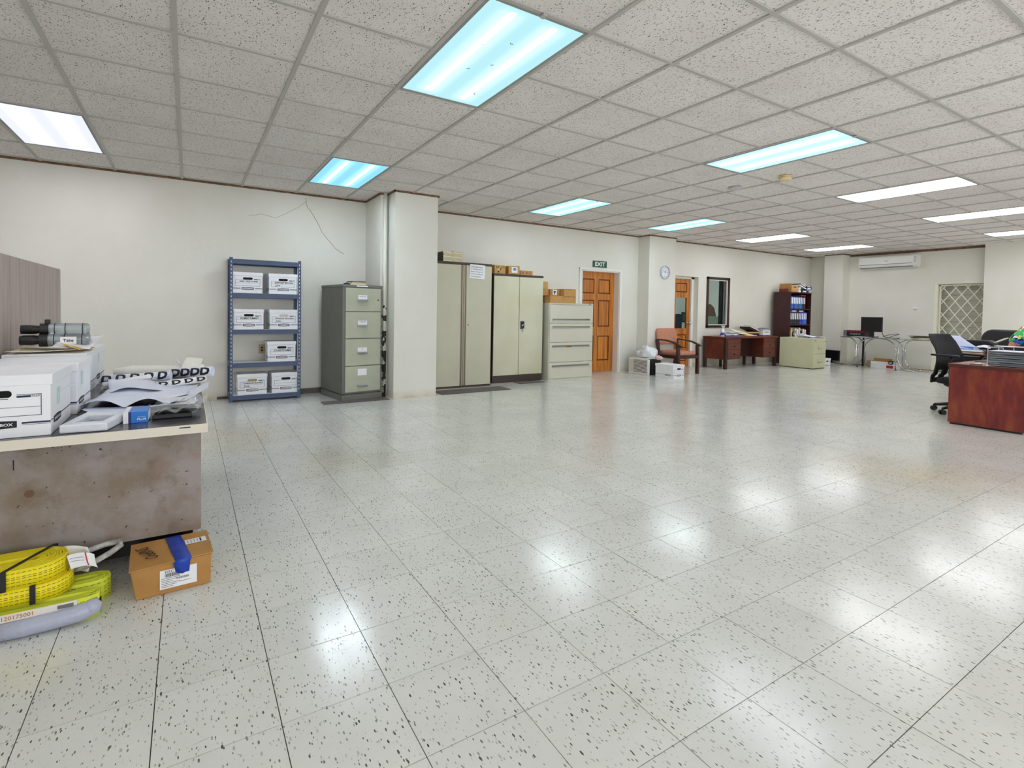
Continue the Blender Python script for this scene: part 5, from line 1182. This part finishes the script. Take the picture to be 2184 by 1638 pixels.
# five fingers on each hand
for s_, pi_ in ((1, 11), (-1, 15)):
    px, py, pz = Vv[pi_]
    for k, (dy, ln) in enumerate(((-.028, .055), (-.01, .068), (.01, .072), (.028, .062))):
        a = len(Vv); Vv += [(px - .03, py + dy, pz + .002), (px - .03 - ln * .6, py + dy * 1.25, pz + .004), (px - .03 - ln, py + dy * 1.3, pz - .008)]
        E_ += [(pi_, a), (a, a + 1), (a + 1, a + 2)]; Rr += [.0105, .0095, .008]
    a = len(Vv); Vv += [(px - .005, py - s_ * .038, pz), (px - .035, py - s_ * .058, pz - .002)]; E_ += [(pi_, a), (a, a + 1)]; Rr += [.012, .009]
skinned('body', Vv, E_, Rr, SKIN, pt)
FL = floral()
skinned('blouse', [(.0, 0, .50), (-.02, 0, .66), (-.05, 0, .82), (-.08, 0, .965), (-.09, 0, 1.03), (-.07, .175, .985), (-.15, .23, .88), (-.21, .265, .80), (-.07, -.175, .985), (-.15, -.23, .88), (-.21, -.265, .80)],
        [(0, 1), (1, 2), (2, 3), (3, 4), (3, 5), (5, 6), (6, 7), (3, 8), (8, 9), (9, 10)], [.15, .135, .14, .14, .085, .085, .085, .08, .085, .085, .08], FL, pt)
skinned('trousers', [(.0, 0, .50), (-.02, .09, .50), (-.40, .10, .50), (-.38, .10, .14), (-.02, -.09, .50), (-.40, -.10, .50), (-.38, -.10, .14)],
        [(0, 1), (1, 2), (2, 3), (0, 4), (4, 5), (5, 6)], [.145, .10, .075, .06, .10, .075, .06], mat('dark_trousers', (34, 36, 52), .8), pt)
HR = mat('black_hair', (18, 15, 14), .5)
skinned('hair', [(-.085, 0, 1.33), (-.06, 0, 1.24), (-.04, 0, 1.15)], [(0, 1), (1, 2)], [.083, .082, .06], HR, pt)
for s_ in (1, -1):
    MB().lathe([(0, -.011), (.009, -.006), (.011, 0), (.009, .006), (0, .011)], (-.203, s_ * .032, 1.265), n=10, cap=False).build('eye', WHITE, pt, smooth=True)
    MB().lathe([(0, 0), (.005, .001), (0, .002)], (-.2145, s_ * .032, 1.265), n=10, M=Matrix.Rotation(-PI / 2, 4, 'Y'), cap=False).build('pupil', INK, pt)
    MB().lathe([(0, -.022), (.012, -.012), (.014, .006), (0, .022)], (-.115, s_ * .088, 1.25), n=10, cap=False).build('ear', SKIN, pt, smooth=True)
MB().tube([(-.205, 0, 1.262), (-.216, 0, 1.24), (-.224, 0, 1.228)], [.007, .009, .012], 8).build('nose', SKIN, pt, smooth=True)
MB().tube([(-.196, .024, 1.196), (-.208, 0, 1.198), (-.196, -.024, 1.196)], [.003, .006, .003], 8).build('mouth', mat('lips', (150, 78, 70), .5), pt, smooth=True)
for s_ in (1, -1): MB().tube([(-.36, s_ * .10, .03), (-.44, s_ * .10, .032), (-.53, s_ * .10, .028)], [.042, .044, .034], 10, sx=.7).build('shoe', BLACK, pt, smooth=True)

# ------------------------------------------------------------------ stained desk at the left
t = thing('steel_desk', 'stained grey steel desk with a black top covered in boxes and drawings', 'desk', (-.79, 2.55, 0))
W_, D_ = .858, 1.75
def stained():
    m = mat('stained_panel', (150, 138, 132), .5); nt = m.node_tree; b = nt.nodes['Principled BSDF']; L = nt.links
    g = nt.nodes.new('ShaderNodeNewGeometry')
    def noise_(sc2, det, col_a, col_b, lo, hi, last, seed):
        mp = nt.nodes.new('ShaderNodeMapping'); L.new(g.outputs['Position'], mp.inputs[0]); mp.inputs['Location'].default_value = (seed, seed * .3, seed * .7)
        n = nt.nodes.new('ShaderNodeTexNoise'); n.inputs['Scale'].default_value = sc2; n.inputs['Detail'].default_value = det; n.inputs['Roughness'].default_value = .65; L.new(mp.outputs[0], n.inputs['Vector'])
        mr = nt.nodes.new('ShaderNodeMapRange'); L.new(n.outputs['Fac'], mr.inputs[0]); mr.inputs[1].default_value = lo; mr.inputs[2].default_value = hi
        mx = nt.nodes.new('ShaderNodeMixRGB'); L.new(mr.outputs[0], mx.inputs[0])
        if last is None: mx.inputs[1].default_value = (*s2l(col_a), 1)
        else: L.new(last, mx.inputs[1])
        mx.inputs[2].default_value = (*s2l(col_b), 1); return mx.outputs[0]
    o = noise_(4, 8, (154, 144, 142), (130, 115, 100), .42, .62, None, 0)
    o = noise_(3.2, 5, None, (158, 122, 122), .55, .70, o, 5.3)
    o = noise_(6, 10, None, (104, 88, 66), .56, .74, o, 11)
    o = noise_(34, 4, None, (62, 44, 36), .66, .69, o, 3)
    L.new(o, b.inputs['Base Color']); return m
ST = stained()
MB().box(0, W_, 0, D_, .622, .655).build('desktop', mat('black_laminate', (50, 48, 54), .22), t)
MB().box(-.002, W_ + .003, -.004, .004, .620, .657).box(W_ - .001, W_ + .003, .004, D_, .620, .657).build('edge_band', mat('ivory_edge', (222, 214, 200), .4), t, bevel=.001)
MB().box(W_ - .10, W_ - .06, -.0052, -.004, .646, .65).build('chip_mark', INK, t)
MB().box(.02, W_ - .018, .17, .195, .142, .622).build('end_panel', ST, t, bevel=.002)
MB().box(W_ - .035, W_ - .02, .195, D_ - .02, .142, .622).build('side_panel', ST, t); MB().box(.02, W_ - .03, D_ - .03, D_ - .01, .1, .622).build('end_panel', ST, t)
for x in (.05, W_ - .09):
    for y in (.22, D_ - .12): MB().box(x, x + .04, y, y + .04, 0, .2).build('leg', BLACK, t)
MB().box(.05, W_ - .05, .27, .31, .04, .135).build('foot_rail', BLACK, t)
MB().box(.208, .2115, .1685, .170, .505, .545).build('pen_mark', INK, t)
sp = MB()
for k in range(14): sp.lathe([(random.uniform(.0015, .0035), 0), (.0015, -.0006)], (.345 + random.uniform(-.035, .035), .1698, .575 + random.uniform(-.018, .018)), n=6, M=Matrix.Rotation(PI / 2, 4, 'X'))
sp.build('rust_spots', mat('rust_spot', (70, 46, 36), .8), t, kind='stuff')
MB().lathe([(.016, 0), (.012, -.0008)], (.255, .1698, .405), n=12, M=Matrix.Rotation(PI / 2, 4, 'X')).build('rust_blotch', mat('rust_blotch', (112, 84, 66), .8), t)
ZD = .6555
t = thing('wooden_partition', 'grey-brown plank-faced partition standing behind the storage boxes', 'partition', (-.86, 2.9, 0))
PLK = mat('weathered_plank', (192, 178, 172), .6, rgb2=(176, 160, 154), nscale=9, stretch=(1, 3, .25))
MB().box(-.03, .0, 0, 2.36, 0, 1.42).build('core', mat('partition_core', (30, 24, 22), .8), t)
edges = [0.0]
while edges[-1] < 2.3: edges.append(min(2.36, edges[-1] + random.choice((.19, .2, .21, .32, .21))))
edges[-1] = 2.36
for a, b_ in zip(edges, edges[1:]): MB().box(.0, .018, a + .005, b_ - .005, .0, 1.42).build('plank', PLK, t, bevel=.0015)
GL = 'white storage boxes on the steel desk'
bx = [banker_box((-.612, 2.60, ZD), .335, .395, .235, 'nearest white storage box, with strip of green tape, on the steel desk', GL, big=True),
      banker_box((-.595, 3.03, ZD), .335, .395, .235, 'second white storage box from the front on the steel desk', GL, big=True),
      banker_box((-.64, 3.595, ZD), .335, .395, .235, 'third white storage box on the steel desk, bottles lying on it', GL, big=True),
      banker_box((-.645, 4.0, ZD), .335, .395, .235, 'farthest white storage box on the steel desk', GL, big=True)]
TAPE = mat('pale_green_tape', (206, 232, 230), .3)
for b_, z in zip(bx, (.12, .14, .155, .155)):
    x = .335 / 2 - .003
    MB().box(x, x + .0015, .12, .16, z - .02, z + .045).build('tape_strip', TAPE, b_)
MB().grid(lambda u, v: (.165 + .075 * u, .13 + .02 * v, .145 + .035 * math.sin(u * 2.4) * .8), 10, 2).build('tape_flap', TAPE, bx[0], smooth=True, solid=.0008)
ZT = ZD + .2355
o = sheet('envelope', [(-.80, 3.61, ZT), (-.52, 3.62, ZT), (-.50, 3.95, ZT), (-.78, 3.97, ZT)], CREAM, amp=.02, seed=4, solid=.003); tag(o, 'large cream envelope under the clear bottles on the third box', 'envelope')
o = sheet('paper_sheet', [(-.62, 3.64, ZT + .024), (-.47, 3.70, ZT + .01), (-.44, 3.98, ZT + .03), (-.60, 3.95, ZT + .075)], PAPER, amp=.015, seed=9, curl=lambda u, v: .055 * max(0, u - .3) * v); tag(o, 'white paper curling up beside the bottles, right of the cream envelope', 'paper')
o = sheet('kraft_paper', [(-.58, 3.60, ZT + .006), (-.50, 3.60, ZT + .004), (-.47, 3.9, ZT + .004), (-.56, 3.9, ZT + .022)], mat('manila', (0, 0, 0)), amp=.012, seed=2, curl=lambda u, v: .035 * (1 - u) * (1 - v)); tag(o, 'rolled manila sheet end at the right of the bottles', 'paper')
t = thing('bottle_pack', 'pack of clear bottles with black caps wrapped in film, lying on the third box', 'bottles', (-.665, 3.80, ZT + .028), .05)
CLR = mat('clear_bottle', (214, 226, 230), .12); CLR.node_tree.nodes['Principled BSDF'].inputs['Transmission Weight'].default_value = .7
MY = Matrix.Rotation(PI / 2, 4, 'Y')
for k, (y, z) in enumerate(((-.035, .036), (.038, .036), (.0, .098))):
    if k == 2: z = .094
    bt = MB().lathe([(.0, -.02), (.03, -.02), (.035, -.01), (.035, .17), (.028, .182), (0, .184)], (0.0, y, z), n=20, M=MY, cap=False).build('bottle', CLR, t, smooth=False)
    for xr in (.03, .075, .15): MB().lathe([(.0355, xr), (.0362, xr + .002), (.0355, xr + .004)], (0, y, z), n=20, M=MY, cap=False).build('ring', INK, bt)
    MB().lathe([(.036, -.025), (.036, .012), (.026, .014)], (-.005, y, z), n=20, M=MY, cap=True).build('collar', BLACK, bt)
    MB().lathe([(.02, -.055), (.026, -.09), (.024, -.14), (.0, -.142)], (.03, y, z), n=16, M=MY, cap=False).build('cap', BLACK, bt)
MB().box(.06, .13, -.0725, -.0705, .015, .055).build('label_sheet', PAPER, t); lettering('Take', .045, INK, t, face('-y', (.095, -.0735, .035)), bold=.02)
MB().box(-.01, .012, -.02, .02, .125, .15).build('trigger', BLACK, t, bevel=.004)

# foam corner frame, drawings, rolls, small things on the desk
FOAM = mat('white_foam', (228, 232, 240), .75, noise=.06, nscale=60)
t = thing('foam_frame', 'white square foam packing frame at the front edge of the steel desk', 'foam', (0, 0, ZD))
Q = [(-.425, 2.60), (-.275, 2.585), (-.225, 2.80), (-.375, 2.88)]; cx_ = sum(q[0] for q in Q) / 4; cy_ = sum(q[1] for q in Q) / 4
I = [(cx_ + (q[0] - cx_) * .60, cy_ + (q[1] - cy_) * .60) for q in Q]
b = MB(); V = [(x, y, 0) for x, y in Q] + [(x, y, 0) for x, y in I] + [(x, y, .034) for x, y in Q] + [(x, y, .034) for x, y in I]
F = []
for i in range(4):
    j = (i + 1) % 4
    F += [(i, j, 8 + j, 8 + i), (4 + j, 4 + i, 12 + i, 12 + j), (8 + i, 8 + j, 12 + j, 12 + i), (j, i, 4 + i, 4 + j)]
b.add(V, F).build('frame', FOAM, t, bevel=.006)
sheets = [
  ('drawing_sheet', [(-.43, 3.10, .002), (-.05, 2.98, .002), (.02, 3.42, .002), (-.38, 3.66, .002)], PAPERB, .022, 3, lambda u, v: .03 * max(0, .25 - v) * 4 * abs(math.sin(u * 7)) + .01, 'large pale blue drawing sheet with curled front edge on the steel desk'),
  ('drawing_sheet', [(-.40, 2.92, .001), (-.22, 2.90, .001), (-.18, 3.08, .001), (-.42, 3.14, .001)], PAPERB, .012, 11, lambda u, v: .03 * max(0, .3 - u) * (1 - v) * 3, 'small pale blue sheet curling between the foam frame and the big drawing'),
  ('drawing_sheet', [(-.16, 2.97, .004), (.03, 3.02, .004), (.055, 3.52, .004), (-.10, 3.44, .004)], PAPER, .02, 21, lambda u, v: .035 * max(0, u - .75) * 4 * math.sin(v * PI), 'white drawing with black stripes near the right edge of the desk'),
  ('drawing_sheet', [(-.36, 3.50, .012), (.02, 3.38, .012), (.05, 3.66, .02), (-.40, 3.80, .03)], PAPERB, .03, 31, lambda u, v: .02 * math.sin(u * 5), 'bluish drawing sheet lying under the paper rolls')]
for nm, P, m, amp, sd, cu, lab in sheets:
    o = sheet(nm, [(p[0], p[1], ZD + p[2]) for p in P], m, amp=amp, seed=sd, sc_=6, n=26, curl=cu, solid=.0015); tag(o, lab, 'drawing', 'drawing sheets on the steel desk')
    if 'black stripes' in lab:
        me = o.data; me.materials.append(INK)
        for p in me.polygons:
            i, j = p.index % 26, p.index // 26
            if j % 5 in (1,) and 3 < i < 22: p.material_index = 1
o = sheet('drawing_sheet', [(-.005, 3.0, ZD + .035), (.09, 3.12, ZD + .05), (.10, 3.32, ZD + .06), (.0, 3.25, ZD + .04)], PAPERB, amp=.008, seed=41, curl=lambda u, v: .02 * u); tag(o, 'sheet corner sticking out over the right edge of the steel desk', 'drawing', 'drawing sheets on the steel desk')
def roll(lab, p0, p1, r, letters=None, m=PAPER, flat=1.0, nm='paper_roll', lsize=.05, phase=1.35):
    p0, p1 = Vector(p0), Vector(p1); ax = (p1 - p0).normalized(); up = Vector((0, 0, 1)); side = ax.cross(up).normalized(); Lg = (p1 - p0).length
    t = thing(nm, lab, 'roll', tuple(p0), 0, 'paper rolls on the steel desk')
    V = []; F = []; n = 40; tt = 3.4 * PI
    for k in range(n + 1):          # spiral wound sheet
        a = tt * k / n; rr = r * (1 - .22 * k / n)
        for e in (0, 1): V.append(ax * (Lg * e) + side * rr * math.cos(a) + up * (rr * math.sin(a) * flat + r * flat))
    F = [(2 * k, 2 * k + 1, 2 * k + 3, 2 * k + 2) for k in range(n)]
    MB().add(V, F).build('sheet', m, t, smooth=True, solid=.0012)
    if letters:
        def wrap(p):
            a = phase + p.y / r
            return ax * (Lg / 2 + p.x) + side * (r + .0016) * math.cos(a) + up * ((r + .0016) * math.sin(a) * flat + r * flat)
        lettering(letters, Lg * .94, INK, t, None, height=lsize, bold=.05, wrap=wrap)
    return t
roll('paper roll printed with large black letters D, front left of the rolls', (-.44, 3.88, ZD + .012), (-.09, 3.80, ZD + .035), .034, 'D D D D D', PAPERB, flat=.95, lsize=.056, phase=.45)
roll('paper roll printed with four black letters D, at the right edge of the desk', (-.09, 3.93, ZD + .03), (.135, 3.84, ZD + .045), .034, 'DDDD', PAPERB, lsize=.052, phase=.3)
roll('plain narrow paper roll lying in front of the lettered rolls', (-.42, 3.74, ZD + .006), (-.09, 3.84, ZD + .05), .024, None, PAPER)
roll('loosely rolled drawing with its end curled towards the window side', (-.16, 3.62, ZD + .015), (.09, 3.70, ZD + .03), .026, 'D D D D', PAPER, flat=.8, lsize=.034, phase=.4)
t = thing('cloth_bundle', 'long rolled bundle of white cloth tied with string behind the paper rolls', 'bundle', (-.41, 4.20, ZD))
MB().tube([(0, 0, .05), (.1, 0, .06), (.25, 0, .058), (.36, 0, .055), (.42, .02, .07), (.50, .03, .065)], [.044, .05, .048, .04, .05, .03], 14, sx=.8).build('roll', mat('white_cloth', (236, 234, 226), .8, bump=.4, bscale=30), t, smooth=True)
sheet('loose_end', [(.36, -.04, .06), (.47, -.05, .05), (.50, .04, .11), (.40, .05, .12)], mat('white_cloth', (0, 0, 0)), amp=.02, sc_=14, parent=t)
MB().tube([(.33, -.04, .05), (.335, -.01, .1), (.34, .03, .08), (.345, .01, .12), (.33, -.02, .15), (.34, -.01, .13), (.36, -.02, .105)], .004, 6).build('string', PAPER, t, smooth=True)
t = thing('blue_carton', 'small bright blue carton with white ends on the steel desk', 'box', (-.188, 2.70, ZD), -.02)
BB = mat('bright_blue_card', (30, 120, 214), .35)
MB().box(-.045, .04, 0, .14, .0, .048).build('body', BB, t, bevel=.001)
MB().box(-.046, -.028, -.0008, .1405, -.0, .0485).build('white_end', PAPER, t); MB().box(-.028, -.018, -.0009, 0, 0, .048).build('navy_band', mat('navy_card', (24, 40, 110)), t)
MB().box(.04, .0408, .02, .12, .005, .043).build('side_label', PAPER, t)
lettering('PILLM', .03, PAPER, t, face('-y', (.018, -.0015, .016)), bold=.02); lettering('dry cement', .028, PAPER, t, face('-y', (.018, -.0015, .026)))
t = thing('plastic_wrapped_parts', 'black parts inside crumpled clear plastic at the desk corner', 'package', (-.045, 2.74, ZD))
MB().box(-.09, .06, .0, .10, 0, .018).box(-.06, .08, .04, .12, .018, .03).build('black_part', BLACK, t, bevel=.004)
MB().tube([(-.08, .02, .022), (-.02, .05, .035), (.05, .03, .03), (.09, .08, .02)], .006).build('cable', BLACK, t, smooth=True)
FILM = mat('clear_film', (236, 240, 246), .1, alpha=.24, spec=1.0)
sheet('film', [(-.115, -.015, .002), (.085, -.01, .002), (.115, .17, .01), (-.10, .17, .008)], FILM, amp=.05, sc_=16, n=34, seed=5, parent=t, solid=0)
o = sheet('film', [(.03, .05, .01), (.12, .10, .02), (.125, .20, .05), (.05, .17, .03)], FILM, amp=.04, sc_=22, n=20, seed=8, parent=t, solid=0)

# ------------------------------------------------------------------ lifting slings on the floor
def web(name, col, dark):
    m = mat(name, col, .6); nt = m.node_tree; b = nt.nodes['Principled BSDF']; L = nt.links
    tc = nt.nodes.new('ShaderNodeTexCoord'); w2 = nt.nodes.new('ShaderNodeTexWave'); w2.inputs['Scale'].default_value = 120; L.new(tc.outputs['Object'], w2.inputs['Vector'])
    mx = nt.nodes.new('ShaderNodeMixRGB'); L.new(w2.outputs['Fac'], mx.inputs[0]); mx.inputs[1].default_value = (*s2l(col), 1); mx.inputs[2].default_value = (*s2l(dark), 1); L.new(mx.outputs[0], b.inputs['Base Color']); return m
YEL = web('yellow_webbing', (250, 232, 14), (226, 204, 10)); LIM = web('lime_webbing', (226, 232, 66), (200, 214, 44))
def stadium(xl, xr, r, s_, per):          # point on a stadium outline of half-width r between x = xl and xr
    L1 = xr - xl; tot = 2 * L1 + 2 * PI * r; d = (s_ % 1) * tot
    if d < L1: return (xl + d, -r)
    d -= L1
    if d < PI * r: a = -PI / 2 + d / r; return (xr + r * math.cos(a), r * math.sin(a))
    d -= PI * r
    if d < L1: return (xr - d, r)
    d -= L1; a = PI / 2 + d / r; return (xl + r * math.cos(a), r * math.sin(a))
def coil(name, lab, loc, rz, length, r_out, turns, hgt, m, th=.006, group='yellow webbing slings', stitch=INK):
    t = thing(name, lab, 'sling', loc, rz, group)
    n = 44 * turns; P = []
    for k in range(n + 1):
        tn = k / n * turns; r = r_out - (r_out - .012) * (tn / turns) * .92
        x, y = stadium(-length + r_out, -r_out, r, (tn % 1), 0)
        P.append((x, y))
    V = [];
    for x, y in P: V += [(x, y, 0), (x, y, hgt)]
    F = [(2 * k, 2 * k + 2, 2 * k + 3, 2 * k + 1) for k in range(n)]
    MB().add(V, F).build('webbing', m, t, smooth=True, solid=th)
    # stitch lines on the outer turn
    st = MB(); q = P[:45]
    for zf in (.16, .36, .52, .62, .84):
        for k in range(0, 44, 1):
            a, b_ = Vector(q[k]), Vector(q[k + 1]); mid = (a + b_) / 2; d = (b_ - a); 
            if d.length < 1e-5: continue
            nn = Vector((d.y, -d.x)).normalized() * (th / 2 + .0006)
            nseg = max(1, int(d.length / .013))
            for j in range(nseg):
                a2 = a + d * (j / nseg) + nn; b2 = a + d * ((j + .72) / nseg) + nn; z = hgt * zf
                st.add([(a2.x, a2.y, z - .0008), (b2.x, b2.y, z - .0008), (b2.x, b2.y, z + .0008), (a2.x, a2.y, z + .0008)], [(0, 1, 2, 3)])
    st.build('stitching', stitch, t, kind='stuff')
    return t
def band(t, x, r, hgt, m=BLACK, skew=.0, w=.016, z0=-.001):
    b = MB(); V = []
    pts = [(-r - .006, z0), (-r - .006, hgt + .003), (r + .006, hgt + .003), (r + .006, z0)]
    V = []; F = []
    for k, (y, z) in enumerate(pts):
        sx = skew * (y + r)
        V += [(x - w / 2 + sx, y, z), (x + w / 2 + sx, y, z)]
    F = [(0, 1, 3, 2), (2, 3, 5, 4), (4, 5, 7, 6)]
    return b.add(V, F).build('strap', m, t, solid=.0015)
a1 = coil('webbing_sling', 'front lime webbing sling wrapped in clear film on the floor', (-.278, 2.435, 0), 0.0, .80, .038, 5, .085, LIM)
a2 = coil('webbing_sling', 'lime webbing sling behind, partly under the yellow coils', (-.262, 2.568, 0), 0.0, .80, .048, 5, .085, LIM)
a3 = coil('webbing_sling', 'lower coil of wide bright yellow webbing with black strap', (-.372, 2.525, .0865), 0, .85, .088, 9, .062, YEL)
a4 = coil('webbing_sling', 'top coil of wide bright yellow webbing with slanting black strap', (-.388, 2.53, .1495), 0, .85, .092, 9, .068, YEL)
band(a3, -.10, .088, .062); band(a4, -.158, .092, .068, skew=.55)
# clear film, printed card and grey sleeve on the front sling
MB().box(-.60, -.065, -.0445, -.041, .060, .0855).build('printed_card', mat('pale_card', (226, 222, 214), .5), a1)
lettering('W.S. 120175001', .13, mat('orange_print', (196, 120, 60)), a1, face('-y', (-.25, -.0452, .073)), bold=.01)
MB().box(-.12, -.075, -.0452, -.0445, .066, .079).build('barcode', mat('grey_print2', (110, 110, 112)), a1)
MB().tube([(-.30, -.047, .031), (-.2, -.05, .031), (-.12, -.05, .033), (-.05, -.05, .040), (-.018, -.046, .046)], [.028, .03, .03, .031, .026], 14, sx=1).build('grey_sleeve', mat('grey_sleeve', (172, 176, 196), .4, bump=.3, bscale=60), a1, smooth=True)
MB().lathe([(0, -.03), (.022, -.022), (.03, 0), (.024, .02), (0, .03)], (-.022, -.046, .048), n=14, M=Matrix.Rotation(1.2, 4, 'Y'), cap=False).build('sleeve_knot', mat('grey_sleeve', (0, 0, 0)), a1, smooth=True)
MB().box(-.40, -.305, -.047, -.042, .03, .066).build('blue_tag', mat('blue_film_tag', (48, 90, 190), .3, rgb2=(200, 210, 230), nscale=60), a1)
o = MB().tube([(-.62, -.052, .03), (-.45, -.052, .03), (-.32, -.052, .033)], .025, 10).build('webbing_eye', LIM, a1, smooth=True)
MB().box(-.006, .0, -.03, .0, .03, .06).build('print_mark', INK, a1)
# rope eye and white tag at the end of the top coil
MB().tube([(-.04, .08, .0), (.03, .10, .015), (.10, .105, .03), (.15, .09, .038), (.155, .07, .03), (.12, .055, .01), (.05, .045, -.02), (.0, .05, -.03)], .011, 10).build('rope_eye', mat('grey_white_rope', (200, 198, 196), .8, rgb2=(150, 148, 146), nscale=40, bump=.5, bscale=90), a4, smooth=True)
def tagfn(u, v): return (-.0 + .075 * u + .012 * v, -.03 + .03 * u + .02 * math.sin(u * 2), .062 - .055 * v - .03 * u * u - .012 * math.sin(v * 3) * u)
MB().grid(tagfn, 10, 8).build('paper_tag', PAPER, a4, smooth=True, solid=.0008)
MB().grid(lambda u, v: (lambda p: (p[0] + .0006, p[1] - .0015, p[2]))(tagfn(.62 + .05 * u, v * .9)), 2, 8).build('red_stripe', mat('red_ink', (196, 40, 44)), a4, solid=.0004)
MB().grid(lambda u, v: (lambda p: (p[0] + .0006, p[1] - .0015, p[2]))(tagfn(.05 + .5 * u, .25 + .02 * v)), 4, 1).grid(lambda u, v: (lambda p: (p[0] + .0006, p[1] - .0015, p[2]))(tagfn(.05 + .5 * u, .45 + .02 * v)), 4, 1).build('tag_print', INKB, a4, solid=.0004)
# tall white tag behind it
o = MB().grid(lambda u, v: (-.05 + .10 * u + .01 * math.sin(v * 3), .055 + .02 * math.sin(u * PI), .07 - .10 * v - .02 * u), 8, 6).build('white_label', PAPER, a4, smooth=True, solid=.0008)

# ------------------------------------------------------------------ taped brown carton
t = thing('shipping_carton', 'worn brown carton closed with blue tape on the floor by the steel desk', 'box', (-.052, 2.462, 0), math.radians(3))
w, d, h = .27, .24, .131
b = MB(); 
V = [(-w / 2 + .012, 0, 0), (w / 2 - .004, 0, 0), (w / 2 - .004, d, 0), (-w / 2 + .006, d, 0), (-w / 2 - .006, -.004, h - .012), (w / 2, -.002, h - .006), (w / 2 + .002, d, h - .004), (-w / 2 - .008, d, h - .004)]
b.add(V, [(3, 2, 1, 0), (4, 5, 6, 7), (0, 1, 5, 4), (1, 2, 6, 5), (2, 3, 7, 6), (3, 0, 4, 7)]).build('body', CARDD, t, bevel=.004)
TOP = [(-w / 2 - .010, -.012, h - .008), (w / 2 + .006, -.010, h + .001), (w / 2 + .001, d + .001, h + .002), (-w / 2 - .008, d, h + .001)]
MB().add([TOP[0], TOP[1], TOP[2], TOP[3]], [(0, 1, 2, 3)]).build('top_flap', CARDD, t, solid=.004)
def ontop(x, y): 
    u = (x + w / 2) / w; v = y / d
    return TOP[0][2] * (1 - u) * (1 - v) + TOP[1][2] * u * (1 - v) + TOP[2][2] * u * v + TOP[3][2] * (1 - u) * v + .003
BT = mat('blue_tape', (24, 66, 176), .35, bump=.4, bscale=40)
V = []; F = []
path = [(d + .002, None), (d * .6, None), (d * .2, None), (-.012, None)]
for k in range(13):
    v = k / 12; y = d * (1 - v) - .013 * v; xo = .012 + .03 * v; V += [(-.035 + xo, y, ontop(-.035 + xo, y) + .0015 + .002 * math.sin(k)), (.022 + xo, y, ontop(.022 + xo, y) + .0015)]
for k, (z, x0, x1) in enumerate(((h - .012, .0, .058), (h - .03, .005, .057), (h - .05, .008, .056), (h - .062, .03, .055))): V += [(x0, -.0165 + .004 * (k > 0) + .0025 * k, z), (x1, -.0155 + .004 * (k > 0) + .0025 * k, z)]
n = len(V) // 2
MB().add(V, [(2 * i, 2 * i + 1, 2 * i + 3, 2 * i + 2) for i in range(n - 1)]).build('blue_tape', BT, t, smooth=True, solid=.001)
mm = MB(); MB().box(-.045, .082, -.0055, -.0045, .022, .098).build('shipping_label', PAPER, t)
p = MB()
for k in range(16): p.box(-.028 + k * .0032, -.0265 + k * .0032 + (k % 3) * .0004, -.006, -.0055, .068, .082)
for k in range(12): p.box(.012 + k * .0036, .0138 + k * .0036, -.006, -.0055, .052, .060)
for k in range(6): p.box(-.04, -.0 + .012 * (k % 3), -.006, -.0055, .029 + k * .0068, .0305 + k * .0068)
p.box(.02, .06, -.006, -.0055, .04, .0412)
p.build('barcode', INK, t, kind='stuff'); lettering('FISC', .03, INK, t, face('-y', (-.012, -.0062, .089)))
Mt = Matrix.Translation((.082, d * .60, ontop(.082, d * .6) + .0008)) @ Matrix.Rotation(.06, 4, 'Z')
MB().box(-.034, .044, -.024, .026, -.0002, .0006, Mt).build('small_label', PAPER, t)
p = MB()
for k in range(4): p.box(-.025 + k * .012, -.0235 + k * .012, -.018, .018, .0006, .001, Mt)
p.box(.02, .026, -.018, .02, .0006, .001, Mt); p.build('label_print', INK, t, kind='stuff')
Mh = Matrix.Translation((-.088, d * .50, ontop(-.088, d * .5) + .002)) @ Matrix.Rotation(math.radians(-72), 4, 'Z')
lettering('SNIPPO', .14, INK, t, Mh, height=.045, shear=.3, name='handwriting')

# ------------------------------------------------------------------ scuffs on the floor
for (x0, y0), (x1, y1), w in (((.41, 1.754), (.476, 1.749), .0016), ((.46, 1.618), (.569, 1.579), .0012), ((.896, 1.877), (.988, 1.906), .0018), ((.035, 1.856), (.095, 1.851), .0018),
                              ((-.001, 1.562), (.066, 1.574), .0012), ((1.414, .843), (1.446, .834), .0012), ((1.944, 2.285), (2.041, 2.279), .002), ((2.6, 3.3), (2.72, 3.34), .002), ((3.5, 3.9), (3.62, 3.88), .002)):
    d = Vector((x1 - x0, y1 - y0, 0)); n_ = Vector((-d.y, d.x, 0)).normalized() * w / 2; a = Vector((x0, y0, .0012)); m_ = a + d * .5 + n_ * 2
    MB().add([a, m_ - n_, a + d, m_ + n_], [(0, 1, 2, 3)]).build('scuff_mark', mat('scuff', (70, 70, 66), .7), floor)
